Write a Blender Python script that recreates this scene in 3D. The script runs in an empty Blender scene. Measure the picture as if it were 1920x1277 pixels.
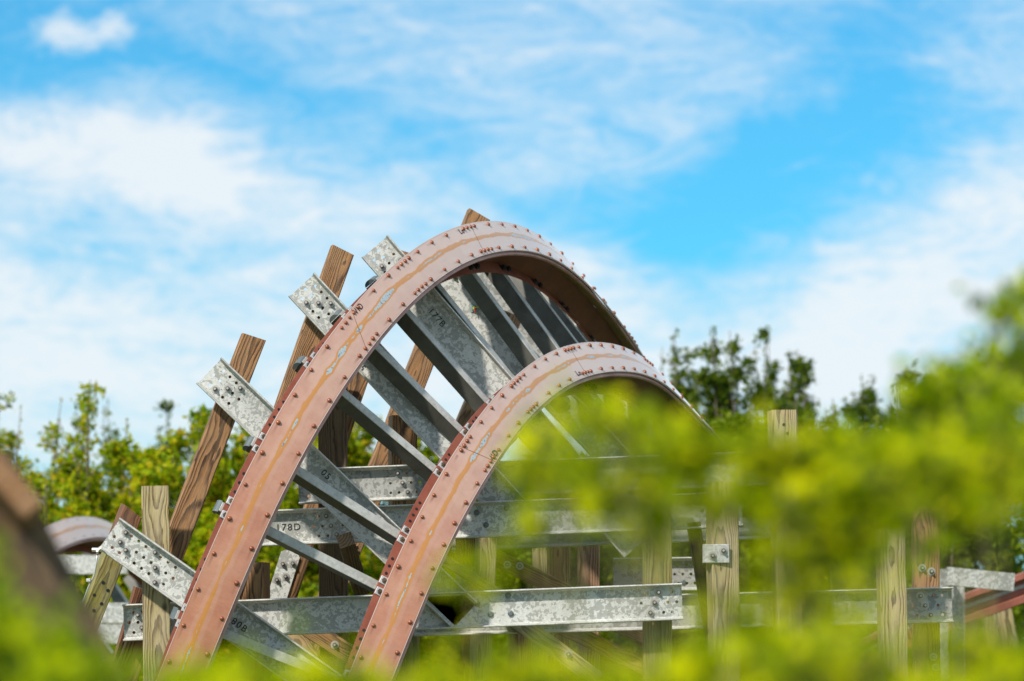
import bpy, bmesh, math, random
from mathutils import Vector, Matrix, Quaternion
random.seed(7)
D = bpy.data; scn = bpy.context.scene; COL = scn.collection
R_ = math.radians
# ---------------------------------------------------------------- camera
F = 6400.0; CXP, CYP = 960.0, 638.5; HC = 2.6
TH = math.atan(590 / F); CT, ST = math.cos(TH), math.sin(TH)
cam = D.objects.new('camera', D.cameras.new('camera')); COL.objects.link(cam)
cam.location = (0, 0, HC); cam.rotation_euler = (R_(90) + TH, 0, 0)
cam.data.sensor_width = 36; cam.data.lens = 36 * F / 1920
cam.data.clip_start = 0.1; cam.data.clip_end = 3000
cam.data.dof.use_dof = True; cam.data.dof.focus_distance = 18.9; cam.data.dof.aperture_fstop = 2.35
scn.camera = cam
# ---------------------------------------------------------------- light
scn.view_settings.view_transform = 'Standard'; scn.view_settings.look = 'None'
scn.view_settings.exposure = 0.06; scn.view_settings.gamma = 1.0
SUN = Vector((-0.50, -0.72, 0.80)).normalized()
sl = D.lights.new('sun', 'SUN'); sl.energy = 4.7; sl.angle = R_(2.5); sl.color = (1.0, .955, .88)
so = D.objects.new('sun', sl); COL.objects.link(so)
so.rotation_euler = SUN.to_track_quat('Z', 'Y').to_euler(); so.location = (-10, -10, 20)

def build_world():
    w = D.worlds.new('World'); scn.world = w; w.use_nodes = True
    nt = w.node_tree; N = nt.nodes; Lk = nt.links; N.clear()
    def m(op, a, b=None, c=None, clamp=False):
        n = N.new('ShaderNodeMath'); n.operation = op; n.use_clamp = clamp
        for i, v in enumerate((a, b, c)):
            if v is None: continue
            if isinstance(v, (int, float)): n.inputs[i].default_value = v
            else: Lk.new(v, n.inputs[i])
        return n.outputs[0]
    out = N.new('ShaderNodeOutputWorld'); bg = N.new('ShaderNodeBackground')
    sky = N.new('ShaderNodeTexSky'); sky.sky_type = 'NISHITA'; sky.sun_disc = False
    sky.sun_elevation = math.asin(SUN.z); sky.sun_rotation = math.atan2(SUN.x, SUN.y)
    sky.air_density = 1.0; sky.dust_density = .6; sky.ozone_density = 2.0
    tc = N.new('ShaderNodeTexCoord'); sp = N.new('ShaderNodeSeparateXYZ'); Lk.new(tc.outputs['Generated'], sp.inputs[0])
    y = m('ADD', m('ABSOLUTE', sp.outputs[1]), .04)
    u = m('DIVIDE', sp.outputs[0], y); v = m('DIVIDE', sp.outputs[2], y)
    # degrees of sky measured on the tangent plane, in units where the view is about 1.9 wide
    u = m('MULTIPLY_ADD', u, 6.4, .96); v = m('MULTIPLY_ADD', v, -6.4, 1.228)
    cb = N.new('ShaderNodeCombineXYZ'); Lk.new(u, cb.inputs[0]); Lk.new(v, cb.inputs[1])
    def noise(scale, det=6, rough=.6, dist=0., stretch=(1, 1, 1), rot=0., off=0.):
        mp = N.new('ShaderNodeMapping'); mp.inputs['Scale'].default_value = stretch
        mp.inputs['Rotation'].default_value = (0, 0, rot); mp.inputs['Location'].default_value = (off, off * .7, off)
        Lk.new(cb.outputs[0], mp.inputs[0])
        n = N.new('ShaderNodeTexNoise'); n.inputs['Scale'].default_value = scale
        n.inputs['Detail'].default_value = det; n.inputs['Roughness'].default_value = rough
        n.inputs['Distortion'].default_value = dist; Lk.new(mp.outputs[0], n.inputs['Vector'])
        return n.outputs['Fac']
    wa = m('SUBTRACT', noise(2.2, 5, .55, 0, off=3), .5); wb = m('SUBTRACT', noise(2.2, 5, .55, 0, off=9), .5)
    uw = m('MULTIPLY_ADD', wa, .55, u); vw = m('MULTIPLY_ADD', wb, .34, v)
    wc = m('SUBTRACT', noise(11, 5, .65, 0, off=5), .5)
    uf = m('MULTIPLY_ADD', wc, .12, m('MULTIPLY_ADD', wa, .05, u)); vf = m('MULTIPLY_ADD', m('SUBTRACT', noise(12, 5, .65, 0, off=15), .5), .11, v)
    def blob(uc, vc, ru, rv, rot, amp, U=None, V=None):
        U = U or uw; V = V or vw
        c, s = math.cos(rot), math.sin(rot)
        du = m('SUBTRACT', U, uc); dv = m('SUBTRACT', V, vc)
        a = m('DIVIDE', m('ADD', m('MULTIPLY', du, c), m('MULTIPLY', dv, s)), ru)
        b = m('DIVIDE', m('SUBTRACT', m('MULTIPLY', dv, c), m('MULTIPLY', du, s)), rv)
        r2 = m('ADD', m('MULTIPLY', a, a), m('MULTIPLY', b, b))
        return m('MULTIPLY', m('EXPONENT', m('MULTIPLY', r2, -1.0)), amp)
    tot = None
    for b in [(.10, .33, .42, .075, .16, .44), (.40, .41, .26, .06, .25, .36), (.45, .66, .60, .14, 0, .26), (.0, .62, .3, .12, 0, .25),
              (.30, .17, .42, .06, .12, -.42), (.05, .02, .25, .10, 0, -.36), (.02, .17, .12, .05, 0, -.2), (.75, .26, .25, .08, .3, -.14),
              (1.45, .36, .30, .08, -.25, -.42), (1.30, .42, .30, .06, .1, -.36), (1.72, .21, .20, .14, .4, -.26), (1.85, .02, .2, .08, 0, -.3), (1.55, .26, .3, .07, -.5, -.28),
              (1.66, .60, .38, .10, -.2, .55), (1.90, .40, .20, .07, -.3, .40), (1.86, .20, .16, .05, .1, .34), (1.06, .50, .22, .10, .5, .30),
              (1.15, .0, .12, .07, .3, .22), (.95, .15, .55, .14, .1, .10), (1.85, .08, .1, .04, 0, .15), (.9, .82, 1.6, .20, 0, .30)]:
        t = blob(*b); tot = t if tot is None else m('ADD', tot, t)
    n1 = m('SUBTRACT', noise(2.6, 10, .64, 1.4, (1, 2.8, 1), .25), .5)
    n2 = m('SUBTRACT', noise(4.6, 12, .66, 2.6, (1, 2.6, 1), -.30, 4), .5)
    n3 = m('SUBTRACT', noise(17, 10, .70, 2.2, (1, 2.6, 1), .25, 8), .5)
    tot = m('ADD', tot, m('ADD', m('MULTIPLY', n1, .85), m('ADD', m('MULTIPLY', n2, .95), m('MULTIPLY', n3, .50))))
    tot = m('ADD', tot, .47)
    puff = m('ADD', blob(.160, .100, .075, .034, -.1, 1.0, uf, vf), blob(.235, .085, .045, .040, -.7, .8, uf, vf))
    puff = m('ADD', puff, blob(.120, .095, .034, .050, .2, .5, uf, vf))
    puff = m('MULTIPLY', m('SUBTRACT', puff, m('ADD', .22, m('MULTIPLY', n3, -1.6)), clamp=True), .95, clamp=True)
    wisp = blob(1.475, .345, .075, .006, -.32, .5, m('MULTIPLY_ADD', wc, .05, u), m('MULTIPLY_ADD', wa, .05, v))
    wisp = m('ADD', wisp, blob(1.57, .28, .05, .005, -.5, .35, m('MULTIPLY_ADD', wc, .05, u), m('MULTIPLY_ADD', wa, .05, v)))
    wisp = m('ADD', wisp, blob(1.53, .24, .03, .07, .4, .35, uf, vf))
    tot = m('ADD', tot, m('MULTIPLY', wisp, m('ADD', n3, .6)), clamp=True)
    # unseen bright cloud overhead and behind the viewer, added to whiten the fill light
    oc = N.new('ShaderNodeMapRange'); oc.interpolation_type = 'SMOOTHSTEP'; Lk.new(sp.outputs[1], oc.inputs[0])
    oc.inputs[1].default_value = .93; oc.inputs[2].default_value = .55; oc.inputs[3].default_value = 0; oc.inputs[4].default_value = .22
    tot = m('ADD', tot, oc.outputs[0], clamp=True)
    fac = N.new('ShaderNodeMapRange'); fac.interpolation_type = 'SMOOTHSTEP'
    Lk.new(tot, fac.inputs[0]); fac.inputs[1].default_value = -.18; fac.inputs[2].default_value = 1.25
    fac = m('MAXIMUM', fac.outputs[0], m('MULTIPLY', puff, .85), clamp=True)
    tint = N.new('ShaderNodeMix'); tint.data_type = 'RGBA'; tint.blend_type = 'MULTIPLY'; tint.inputs[0].default_value = 1
    Lk.new(sky.outputs[0], tint.inputs[6]); tint.inputs[7].default_value = (SKYT[0], SKYT[1], SKYT[2], 1)
    mx = N.new('ShaderNodeMix'); mx.data_type = 'RGBA'; Lk.new(fac, mx.inputs[0]); Lk.new(tint.outputs[2], mx.inputs[6])
    cc = N.new('ShaderNodeMix'); cc.data_type = 'RGBA'; Lk.new(fac, cc.inputs[0]); cc.inputs[6].default_value = (4.6, 7.1, 8.9, 1); cc.inputs[7].default_value = (8.9, 9.2, 9.4, 1)
    Lk.new(cc.outputs[2], mx.inputs[7])
    Lk.new(mx.outputs[2], bg.inputs[0]); bg.inputs[1].default_value = .098; Lk.new(bg.outputs[0], out.inputs[0])
SKYT = (.26, 1.10, 1.42)
build_world()
# ---------------------------------------------------------------- helpers
def cw(x, y, z):                         # camera axes (right, up, forward) -> world
    return Vector((x, z * CT - y * ST, HC + z * ST + y * CT))
def cv(x, y, z):
    return Vector((x, z * CT - y * ST, z * ST + y * CT))
def W(px, py, Y):                        # the point on the upright plane y = Y seen at (px, py)
    d = cv((px - CXP) / F, -(py - CYP) / F, 1.0); k = Y / d.y
    return Vector((d.x * k, Y, HC + d.z * k))
def link(o): COL.objects.link(o); return o
def mesh_obj(name, bm, mats, parent=None, smooth=False, M=None):
    me = D.meshes.new(name); bm.normal_update(); bm.to_mesh(me); bm.free()
    for mt in (mats if isinstance(mats, (list, tuple)) else [mats]): me.materials.append(mt)
    if smooth:
        for p in me.polygons: p.use_smooth = True
    o = link(D.objects.new(name, me))
    if parent: o.parent = parent
    if M is not None: o.matrix_local = M
    return o
def inst(name, me, parent=None, M=None):
    o = link(D.objects.new(name, me))
    if parent: o.parent = parent
    if M is not None: o.matrix_local = M
    return o
def empty(name, M): 
    o = link(D.objects.new(name, None)); o.empty_display_size = .2; o.matrix_world = M; return o
def tag(o, label=None, cat=None, group=None, kind=None):
    if label: o['label'] = label
    if cat: o['category'] = cat
    if group: o['group'] = group
    if kind: o['kind'] = kind
    return o
def box(bm, x0, x1, y0, y1, z0, z1, mi=0, bev=0):
    vs = [bm.verts.new(c) for c in ((x0,y0,z0),(x1,y0,z0),(x1,y1,z0),(x0,y1,z0),(x0,y0,z1),(x1,y0,z1),(x1,y1,z1),(x0,y1,z1))]
    fs = [bm.faces.new([vs[i] for i in q]) for q in ((3,2,1,0),(4,5,6,7),(0,1,5,4),(1,2,6,5),(2,3,7,6),(3,0,4,7))]
    for f in fs: f.material_index = mi
    if bev:
        es = list({e for f in fs for e in f.edges})
        bmesh.ops.bevel(bm, geom=es, offset=bev, segments=1, affect='EDGES', profile=.5)
    return fs
def cyl(bm, c, r, h, n=10, axis='Y', mi=0, r2=None, rot=0, smooth=False):   # from c along -axis (towards the camera for Y)
    r2 = r if r2 is None else r2; A = []; B = []
    for i in range(n):
        a = 2 * math.pi * i / n + rot; ca, sa = math.cos(a), math.sin(a)
        if axis == 'Y': p, q = Vector((r*ca, 0, r*sa)), Vector((r2*ca, -h, r2*sa))
        elif axis == 'Z': p, q = Vector((r*ca, r*sa, 0)), Vector((r2*ca, r2*sa, h))
        else: p, q = Vector((0, r*ca, r*sa)), Vector((h, r2*ca, r2*sa))
        A.append(bm.verts.new(Vector(c) + p)); B.append(bm.verts.new(Vector(c) + q))
    for i in range(n):
        f = bm.faces.new((A[i], A[(i+1) % n], B[(i+1) % n], B[i])); f.material_index = mi; f.smooth = smooth
    f = bm.faces.new(A); f.material_index = mi; f = bm.faces.new(B[::-1]); f.material_index = mi
def frameM(origin, x, y, z):
    M = Matrix((x.to_4d(), y.to_4d(), z.to_4d(), origin.to_4d())).transposed(); M[3][0] = M[3][1] = M[3][2] = 0; M[3][3] = 1
    return M
# ---------------------------------------------------------------- materials
class NT:
    def __init__(s, name):
        s.mat = D.materials.new(name); s.mat.use_nodes = True; s.t = s.mat.node_tree; s.N = s.t.nodes; s.L = s.t.links
        s.b = s.N['Principled BSDF']
    def n(s, typ, **k):
        x = s.N.new(typ)
        for a, v in k.items(): setattr(x, a, v)
        return x
    def put(s, sock, v):
        if isinstance(v, (int, float)): sock.default_value = v
        elif isinstance(v, (tuple, list)): sock.default_value = (v[0], v[1], v[2], 1) if len(sock.default_value) == 4 else v
        else: s.L.new(v, sock)
    def m(s, op, a, b=None, c=None, clamp=False):
        x = s.n('ShaderNodeMath', operation=op, use_clamp=clamp)
        for i, v in enumerate((a, b, c)):
            if v is not None: s.put(x.inputs[i], v)
        return x.outputs[0]
    def mix(s, f, a, b, mode='MIX'):
        x = s.n('ShaderNodeMix', data_type='RGBA', blend_type=mode); s.put(x.inputs[0], f); s.put(x.inputs[6], a); s.put(x.inputs[7], b); return x.outputs[2]
    def noise(s, vec, scale, det=4, rough=.55, dist=0.):
        x = s.n('ShaderNodeTexNoise'); s.put(x.inputs['Scale'], scale); x.inputs['Detail'].default_value = det
        x.inputs['Roughness'].default_value = rough; x.inputs['Distortion'].default_value = dist
        if vec is not None: s.L.new(vec, x.inputs['Vector'])
        return x
    def ramp(s, f, stops, interp='LINEAR'):
        x = s.n('ShaderNodeValToRGB'); cr = x.color_ramp; cr.interpolation = interp
        while len(cr.elements) < len(stops): cr.elements.new(.5)
        for e, (p, c) in zip(cr.elements, stops):
            e.position = p; e.color = (c, c, c, 1) if isinstance(c, (int, float)) else (*c, 1)
        s.put(x.inputs[0], f); return x.outputs[0]
    def rng(s, f, a, b, c=0., d=1.):
        x = s.n('ShaderNodeMapRange'); s.put(x.inputs[0], f)
        for i, v in enumerate((a, b, c, d)): x.inputs[i+1].default_value = v
        return x.outputs[0]
    def objco(s, scale=(1, 1, 1), rnd=37.):
        tc = s.n('ShaderNodeTexCoord'); oi = s.n('ShaderNodeObjectInfo'); mp = s.n('ShaderNodeMapping')
        mp.inputs['Scale'].default_value = scale; s.L.new(tc.outputs['Object'], mp.inputs[0])
        cb = s.n('ShaderNodeCombineXYZ'); r = s.m('MULTIPLY', oi.outputs['Random'], rnd)
        for i in range(3): s.L.new(r, cb.inputs[i])
        s.L.new(cb.outputs[0], mp.inputs['Location']); return mp.outputs[0], oi.outputs['Random'], tc.outputs['Object']
    def bump(s, h, strength=.3, dist=.002):
        x = s.n('ShaderNodeBump'); x.inputs['Strength'].default_value = strength; x.inputs['Distance'].default_value = dist
        s.L.new(h, x.inputs['Height']); s.L.new(x.outputs[0], s.b.inputs['Normal'])
    def out(s, col=None, rough=None, metal=None, **k):
        if col is not None: s.put(s.b.inputs['Base Color'], col)
        if rough is not None: s.put(s.b.inputs['Roughness'], rough)
        if metal is not None: s.put(s.b.inputs['Metallic'], metal)
        for a, v in k.items(): s.put(s.b.inputs[a.replace('_', ' ')], v)
        return s.mat

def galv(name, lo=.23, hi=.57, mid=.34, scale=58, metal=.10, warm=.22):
    s = NT(name); v, r, o = s.objco()
    w = s.noise(v, 22, 4, .6); wv = s.n('ShaderNodeVectorMath', operation='MULTIPLY_ADD')
    s.L.new(w.outputs['Color'], wv.inputs[0]); wv.inputs[1].default_value = (.035, .035, .035); s.L.new(v, wv.inputs[2])
    vo = s.n('ShaderNodeTexVoronoi'); vo.inputs['Scale'].default_value = scale; vo.inputs['Randomness'].default_value = 1; s.L.new(wv.outputs[0], vo.inputs['Vector'])
    vo2 = s.n('ShaderNodeTexVoronoi'); vo2.inputs['Scale'].default_value = scale * 2.1; s.L.new(wv.outputs[0], vo2.inputs['Vector'])
    sp = s.n('ShaderNodeSeparateColor'); s.L.new(vo.outputs['Color'], sp.inputs[0])
    sp2 = s.n('ShaderNodeSeparateColor'); s.L.new(vo2.outputs['Color'], sp2.inputs[0])
    a = s.noise(v, 3.5, 4, .6).outputs['Fac']; th = s.rng(a, .35, .65, .25, .75)
    # dark crystals where the large noise lets them be
    k = s.m('GREATER_THAN', s.m('ADD', s.m('MULTIPLY', sp.outputs[0], .7), s.m('MULTIPLY', sp2.outputs[0], .3)), th)
    fine = s.m('MULTIPLY', s.m('SUBTRACT', sp2.outputs[1], .5), .08)
    val = s.m('ADD', s.mix(k, (hi,)*3, (lo,)*3), 0) if False else None
    c = s.mix(k, (hi, hi * (.995 - warm * .1), hi * (.975 - warm * .35)), (mid, mid * .985, mid * (.95 - warm * .3)))
    dark = s.rng(s.noise(v, 1.7, 5, .65).outputs['Fac'], .52, .74, 0, .45)
    c = s.mix(dark, c, (lo, lo * .98, lo * .94))
    mo = s.n('ShaderNodeMix', data_type='RGBA', blend_type='MULTIPLY'); mo.inputs[0].default_value = 1
    s.L.new(c, mo.inputs[6]); f2 = s.m('ADD', s.m('MULTIPLY', fine, 2.2), 1.0); s.L.new(f2, mo.inputs[7])
    st = s.rng(s.noise(v, 9, 6, .7).outputs['Fac'], .62, .72, 0, .5); c = s.mix(st, mo.outputs[2], (.62, .62, .60))
    s.bump(s.m('ADD', sp.outputs[0], s.noise(v, 300, 2).outputs['Fac']), .10, .001)
    return s.out(c, s.m('ADD', .42, s.m('MULTIPLY', sp.outputs[1], .22)), metal)
def wood(name, light, dark, grey=(.33, .29, .24), gamt=.4, green=0., ring=135, wet=0.):
    s = NT(name); tc = s.n('ShaderNodeTexCoord'); oi = s.n('ShaderNodeObjectInfo'); r = oi.outputs['Random']
    sp = s.n('ShaderNodeSeparateXYZ'); s.L.new(tc.outputs['Object'], sp.inputs[0])
    zz = s.m('MULTIPLY_ADD', r, 13., sp.outputs[2])
    cb = s.n('ShaderNodeCombineXYZ'); s.L.new(sp.outputs[0], cb.inputs[0]); s.L.new(sp.outputs[1], cb.inputs[1]); s.L.new(s.m('MULTIPLY', zz, .35), cb.inputs[2])
    big = s.m('SUBTRACT', s.noise(cb.outputs[0], 4.5, 3, .5).outputs['Fac'], .5)
    cx = s.m('SUBTRACT', s.m('MULTIPLY', r, .10), .05); 
    dx = s.m('SUBTRACT', sp.outputs[0], cx); dy = s.m('SUBTRACT', sp.outputs[1], s.m('MULTIPLY_ADD', r, -.05, .06))
    rad = s.m('SQRT', s.m('ADD', s.m('MULTIPLY', dx, dx), s.m('MULTIPLY', dy, dy)))
    rad = s.m('ADD', rad, s.m('MULTIPLY', big, .060))
    fz = s.n('ShaderNodeCombineXYZ'); s.L.new(sp.outputs[0], fz.inputs[0]); s.L.new(sp.outputs[1], fz.inputs[1]); s.L.new(s.m('MULTIPLY', zz, .05), fz.inputs[2])
    fib = s.noise(fz.outputs[0], 210, 5, .75).outputs['Fac']; fib2 = s.noise(fz.outputs[0], 40, 5, .65).outputs['Fac']
    rr = s.m('ADD', s.m('MULTIPLY', rad, ring), s.m('MULTIPLY', fib2, .9))
    saw = s.m('FRACT', rr); g = s.ramp(saw, [(0, .05), (.45, .25), (.86, 1.), (.95, .95), (1., .05)])
    g = s.m('MULTIPLY', s.m('ADD', g, s.m('MULTIPLY', s.m('SUBTRACT', fib, .5), 1.7)), 1., clamp=True)
    c = s.mix(s.m('MULTIPLY', g, .95), light, dark)
    wz = s.n('ShaderNodeCombineXYZ'); s.L.new(sp.outputs[0], wz.inputs[0]); s.L.new(sp.outputs[1], wz.inputs[1]); s.L.new(s.m('MULTIPLY', zz, .25), wz.inputs[2])
    we = s.noise(wz.outputs[0], 14, 6, .7).outputs['Fac']
    c = s.mix(s.m('MULTIPLY', s.rng(we, .42, .62), gamt), c, s.mix(fib, (grey[0]*.6, grey[1]*.6, grey[2]*.6), (grey[0]*1.3, grey[1]*1.3, grey[2]*1.3)))
    st = s.noise(wz.outputs[0], 7, 5, .7).outputs['Fac']; c = s.mix(s.rng(st, .56, .68, 0, .75), c, (dark[0]*.55, dark[1]*.5, dark[2]*.5))
    if green: c = s.mix(s.m('MULTIPLY', s.rng(s.noise(wz.outputs[0], 9, 4, .6).outputs['Fac'], .4, .65), green), c, (.17, .19, .035))
    kz = s.n('ShaderNodeCombineXYZ'); s.L.new(sp.outputs[0], kz.inputs[0]); s.L.new(sp.outputs[1], kz.inputs[1]); s.L.new(s.m('MULTIPLY', zz, .55), kz.inputs[2])
    vo = s.n('ShaderNodeTexVoronoi'); vo.inputs['Scale'].default_value = 3.4; s.L.new(kz.outputs[0], vo.inputs['Vector'])
    kn = s.rng(vo.outputs['Distance'], .035, .075, 1, 0); c = s.mix(s.m('MULTIPLY', kn, .85), c, (dark[0]*.8, dark[1]*.7, dark[2]*.6))
    sz = s.n('ShaderNodeCombineXYZ'); s.L.new(sp.outputs[0], sz.inputs[0]); s.L.new(sp.outputs[1], sz.inputs[1]); s.L.new(s.m('MULTIPLY', zz, .03), sz.inputs[2])
    spl = s.noise(sz.outputs[0], 55, 2, .5).outputs['Fac']; c = s.mix(s.rng(spl, .70, .73, 0, .9), c, (.012, .008, .005))
    s.bump(s.m('ADD', g, fib), .55, .003)
    return s.out(c, .78, 0)
def rail_paint():
    s = NT('worn_salmon_paint'); tc = s.n('ShaderNodeTexCoord'); sp = s.n('ShaderNodeSeparateXYZ'); s.L.new(tc.outputs['UV'], sp.inputs[0])
    oi = s.n('ShaderNodeObjectInfo')
    u, v = sp.outputs[0], s.m('ADD', sp.outputs[1], s.m('MULTIPLY', oi.outputs['Random'], 5.3))
    cb = s.n('ShaderNodeCombineXYZ'); s.L.new(s.m('MULTIPLY', u, .23), cb.inputs[0]); s.L.new(v, cb.inputs[1]); uv = cb.outputs[0]
    n = s.noise(uv, 7, 5, .6).outputs['Fac']; n2 = s.noise(uv, 2.2, 3, .5).outputs['Fac']
    c = s.mix(s.rng(n, .3, .7), (.37, .120, .058), (.50, .200, .105))
    c = s.mix(s.rng(n2, .35, .65, 0, .55), c, (.48, .245, .150))
    # paler along the crown of the hill: sky sheen painted into the colour
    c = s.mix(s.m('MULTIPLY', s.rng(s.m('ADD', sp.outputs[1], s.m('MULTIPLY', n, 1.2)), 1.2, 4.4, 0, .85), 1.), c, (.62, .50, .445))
    # brushed scratches, across the plate
    bs = s.n('ShaderNodeMapping'); bs.inputs['Scale'].default_value = (4, 60, 1); bs.inputs['Rotation'].default_value = (0, 0, .45); s.L.new(uv, bs.inputs[0])
    br = s.noise(bs.outputs[0], 5, 5, .7).outputs['Fac']; c = s.mix(s.rng(br, .5, .75, 0, .30), c, (.66, .42, .35))
    # the wheel track: ochre primer, bare steel in long drops
    c1 = s.n('ShaderNodeCombineXYZ'); s.L.new(s.m('MULTIPLY', v, 1.), c1.inputs[0])
    wob = s.m('SUBTRACT', s.noise(c1.outputs[0], 2.4, 3, .5).outputs['Fac'], .5)
    cx = s.m('MULTIPLY_ADD', wob, .22, .47)
    d = s.m('ABSOLUTE', s.m('SUBTRACT', u, cx)); d = s.m('ADD', d, s.m('MULTIPLY', s.m('SUBTRACT', n, .5), .05))
    c2 = s.n('ShaderNodeCombineXYZ'); s.L.new(v, c2.inputs[0]); c2.inputs[1].default_value = 3.3
    wid = s.noise(c2.outputs[0], 3.2, 4, .65).outputs['Fac']
    halo = s.m('SUBTRACT', s.m('MULTIPLY_ADD', wid, .34, .02), d); c = s.mix(s.rng(halo, -.005, .03, 0, .16), c, (.62, .40, .30))
    och = s.m('SUBTRACT', s.rng(wid, .30, .64, .028, .115), d); c = s.mix(s.rng(och, 0, .02, 0, .9), c, (.50, .20, .030))
    ste = s.m('SUBTRACT', s.rng(s.m('ADD', wid, s.m('MULTIPLY', s.m('SUBTRACT', n, .5), .12)), .48, .66, -.012, .075), d); ks = s.rng(ste, 0, .006)
    c = s.mix(ks, c, s.mix(s.rng(s.noise(uv, 60, 3).outputs['Fac'], .56, .6), (.36, .41, .43), (.16, .19, .21)))
    # fine dents and rust specks
    vo = s.n('ShaderNodeTexVoronoi'); vo.inputs['Scale'].default_value = 45; s.L.new(uv, vo.inputs['Vector'])
    spk = s.m('MULTIPLY', s.m('LESS_THAN', vo.outputs['Distance'], .09), s.m('GREATER_THAN', s.noise(uv, 8).outputs['Fac'], .58))
    c = s.mix(s.m('MULTIPLY', spk, .7), c, (.18, .05, .03))
    for u0, ph in ((.115, 0.), (.885, .107)):
        fr = s.m('FRACT', s.m('MULTIPLY', s.m('SUBTRACT', ph + 4.0, sp.outputs[1]), 5.0)); du = s.m('ABSOLUTE', s.m('ADD', s.m('SUBTRACT', u, u0), s.m('MULTIPLY', s.m('SUBTRACT', n, .5), .05)))
        dr = s.m('MULTIPLY', s.rng(du, .015, .045, 1, 0), s.rng(fr, .06, .42, 1, 0)); c = s.mix(s.m('MULTIPLY', dr, s.rng(n2, .4, .6, .25, .75)), c, (.17, .060, .030))
    ed2 = s.m('ADD', s.m('MULTIPLY', s.m('SUBTRACT', n, .5), .12), s.m('ABSOLUTE', s.m('SUBTRACT', u, .5))); c = s.mix(s.rng(ed2, .44, .52, 0, .55), c, (.24, .085, .050))
    edge = s.m('MAXIMUM', s.m('LESS_THAN', u, .012), s.m('GREATER_THAN', u, .985)); c = s.mix(s.m('MULTIPLY', edge, .6), c, (.75, .62, .55))
    s.bump(s.m('ADD', s.m('MULTIPLY', d, -4), s.noise(uv, 12, 3).outputs['Fac']), .25, .006)
    return s.out(c, s.rng(n, .3, .7, .26, .40), 0.0, Coat_Weight=.55, Coat_Roughness=.30, Specular_IOR_Level=.6, Sheen_Weight=.28, Sheen_Roughness=.3)
def painted(name, a, b, rough=.5, metal=0., spec=.5):
    s = NT(name); v, r, o = s.objco()
    n = s.noise(v, 6, 6, .65).outputs['Fac']; n2 = s.noise(v, 60, 4, .6).outputs['Fac']
    c = s.mix(s.rng(n, .35, .65), a, b); c = s.mix(s.rng(n2, .6, .72, 0, .5), c, (a[0]*.45, a[1]*.45, a[2]*.45))
    s.bump(n2, .15, .002)
    return s.out(c, rough, metal, Specular_IOR_Level=spec)
def darksteel():
    s = NT('dark_tie_steel'); v, r, o = s.objco((1, 1, 1))
    n = s.noise(v, 5, 6, .68, .8).outputs['Fac']; st = s.noise(v, 26, 7, .75, 1.5).outputs['Fac']
    c = s.mix(s.rng(n, .3, .7), (.066, .063, .053), (.145, .138, .115))
    k = s.m('MULTIPLY', s.rng(st, .60, .74), s.rng(n, .45, .6)); c = s.mix(s.m('MULTIPLY', k, .7), c, (.22, .25, .31))
    bm_ = s.n('ShaderNodeMapping'); bm_.inputs['Scale'].default_value = (90, 3, 3); s.L.new(o, bm_.inputs[0])
    c = s.mix(s.rng(s.noise(bm_.outputs[0], 3, 4, .7).outputs['Fac'], .5, .8, 0, .3), c, (.15, .14, .12))
    return s.out(c, .5, .35)
def leafmat(name, cols, trans=.5, rough=.5):
    s = NT(name); ge = s.n('ShaderNodeNewGeometry')
    c = s.ramp(ge.outputs['Random Per Island'], [(i / max(1, len(cols) - 1), k) for i, k in enumerate(cols)])
    s.out(c, rough, 0, Specular_IOR_Level=.12); tr = s.n('ShaderNodeBsdfTranslucent'); ms = s.n('ShaderNodeMixShader'); ms.inputs[0].default_value = trans
    g = s.mix(1., c, (1.35, 1.45, .25), 'MULTIPLY'); s.L.new(g, tr.inputs[0])
    s.L.new(s.b.outputs[0], ms.inputs[1]); s.L.new(tr.outputs[0], ms.inputs[2]); s.L.new(ms.outputs[0], s.N['Material Output'].inputs[0])
    return s.mat
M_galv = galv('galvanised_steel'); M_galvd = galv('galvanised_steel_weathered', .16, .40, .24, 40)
M_flan = galv('galvanised_flange', .26, .60, .46, 80, .15)
M_dark = darksteel(); M_strip = galv('tie_top_steel', .26, .46, .40, 30, .25)
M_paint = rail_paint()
M_brown = painted('rail_web_paint', (.17, .060, .035), (.24, .095, .055), .5)
M_red = painted('rail_flange_paint', (.23, .060, .036), (.32, .105, .065), .5)
M_rail_back = painted('rail_edge_paint', (.36, .17, .14), (.52, .30, .25), .45)
M_olive = painted('olive_weathered_lip', (.19, .15, .035), (.30, .22, .11), .5)
M_rivet = painted('rusty_rivet', (.20, .050, .018), (.32, .095, .035), .35, .2, .7)
M_bolt = painted('bolt_steel', (.10, .07, .05), (.22, .165, .12), .38, .4)
M_wash = painted('washer_steel', (.36, .34, .31), (.52, .50, .46), .4, .3)
M_ink = painted('stamped_ink', (.012, .010, .009), (.02, .018, .015), .6)
M_black = painted('black_nut', (.02, .02, .022), (.045, .045, .045), .45, .4)
M_white = painted('pale_clip', (.50, .53, .55), (.66, .68, .68), .4, .3)
M_tab = painted('grey_bracket', (.10, .12, .125), (.17, .19, .19), .5, .3)
M_seam = painted('seam_rust', (.17, .06, .03), (.25, .10, .05), .7)
M_cable = painted('steel_cable', (.42, .41, .36), (.55, .54, .48), .4, .6)
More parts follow.
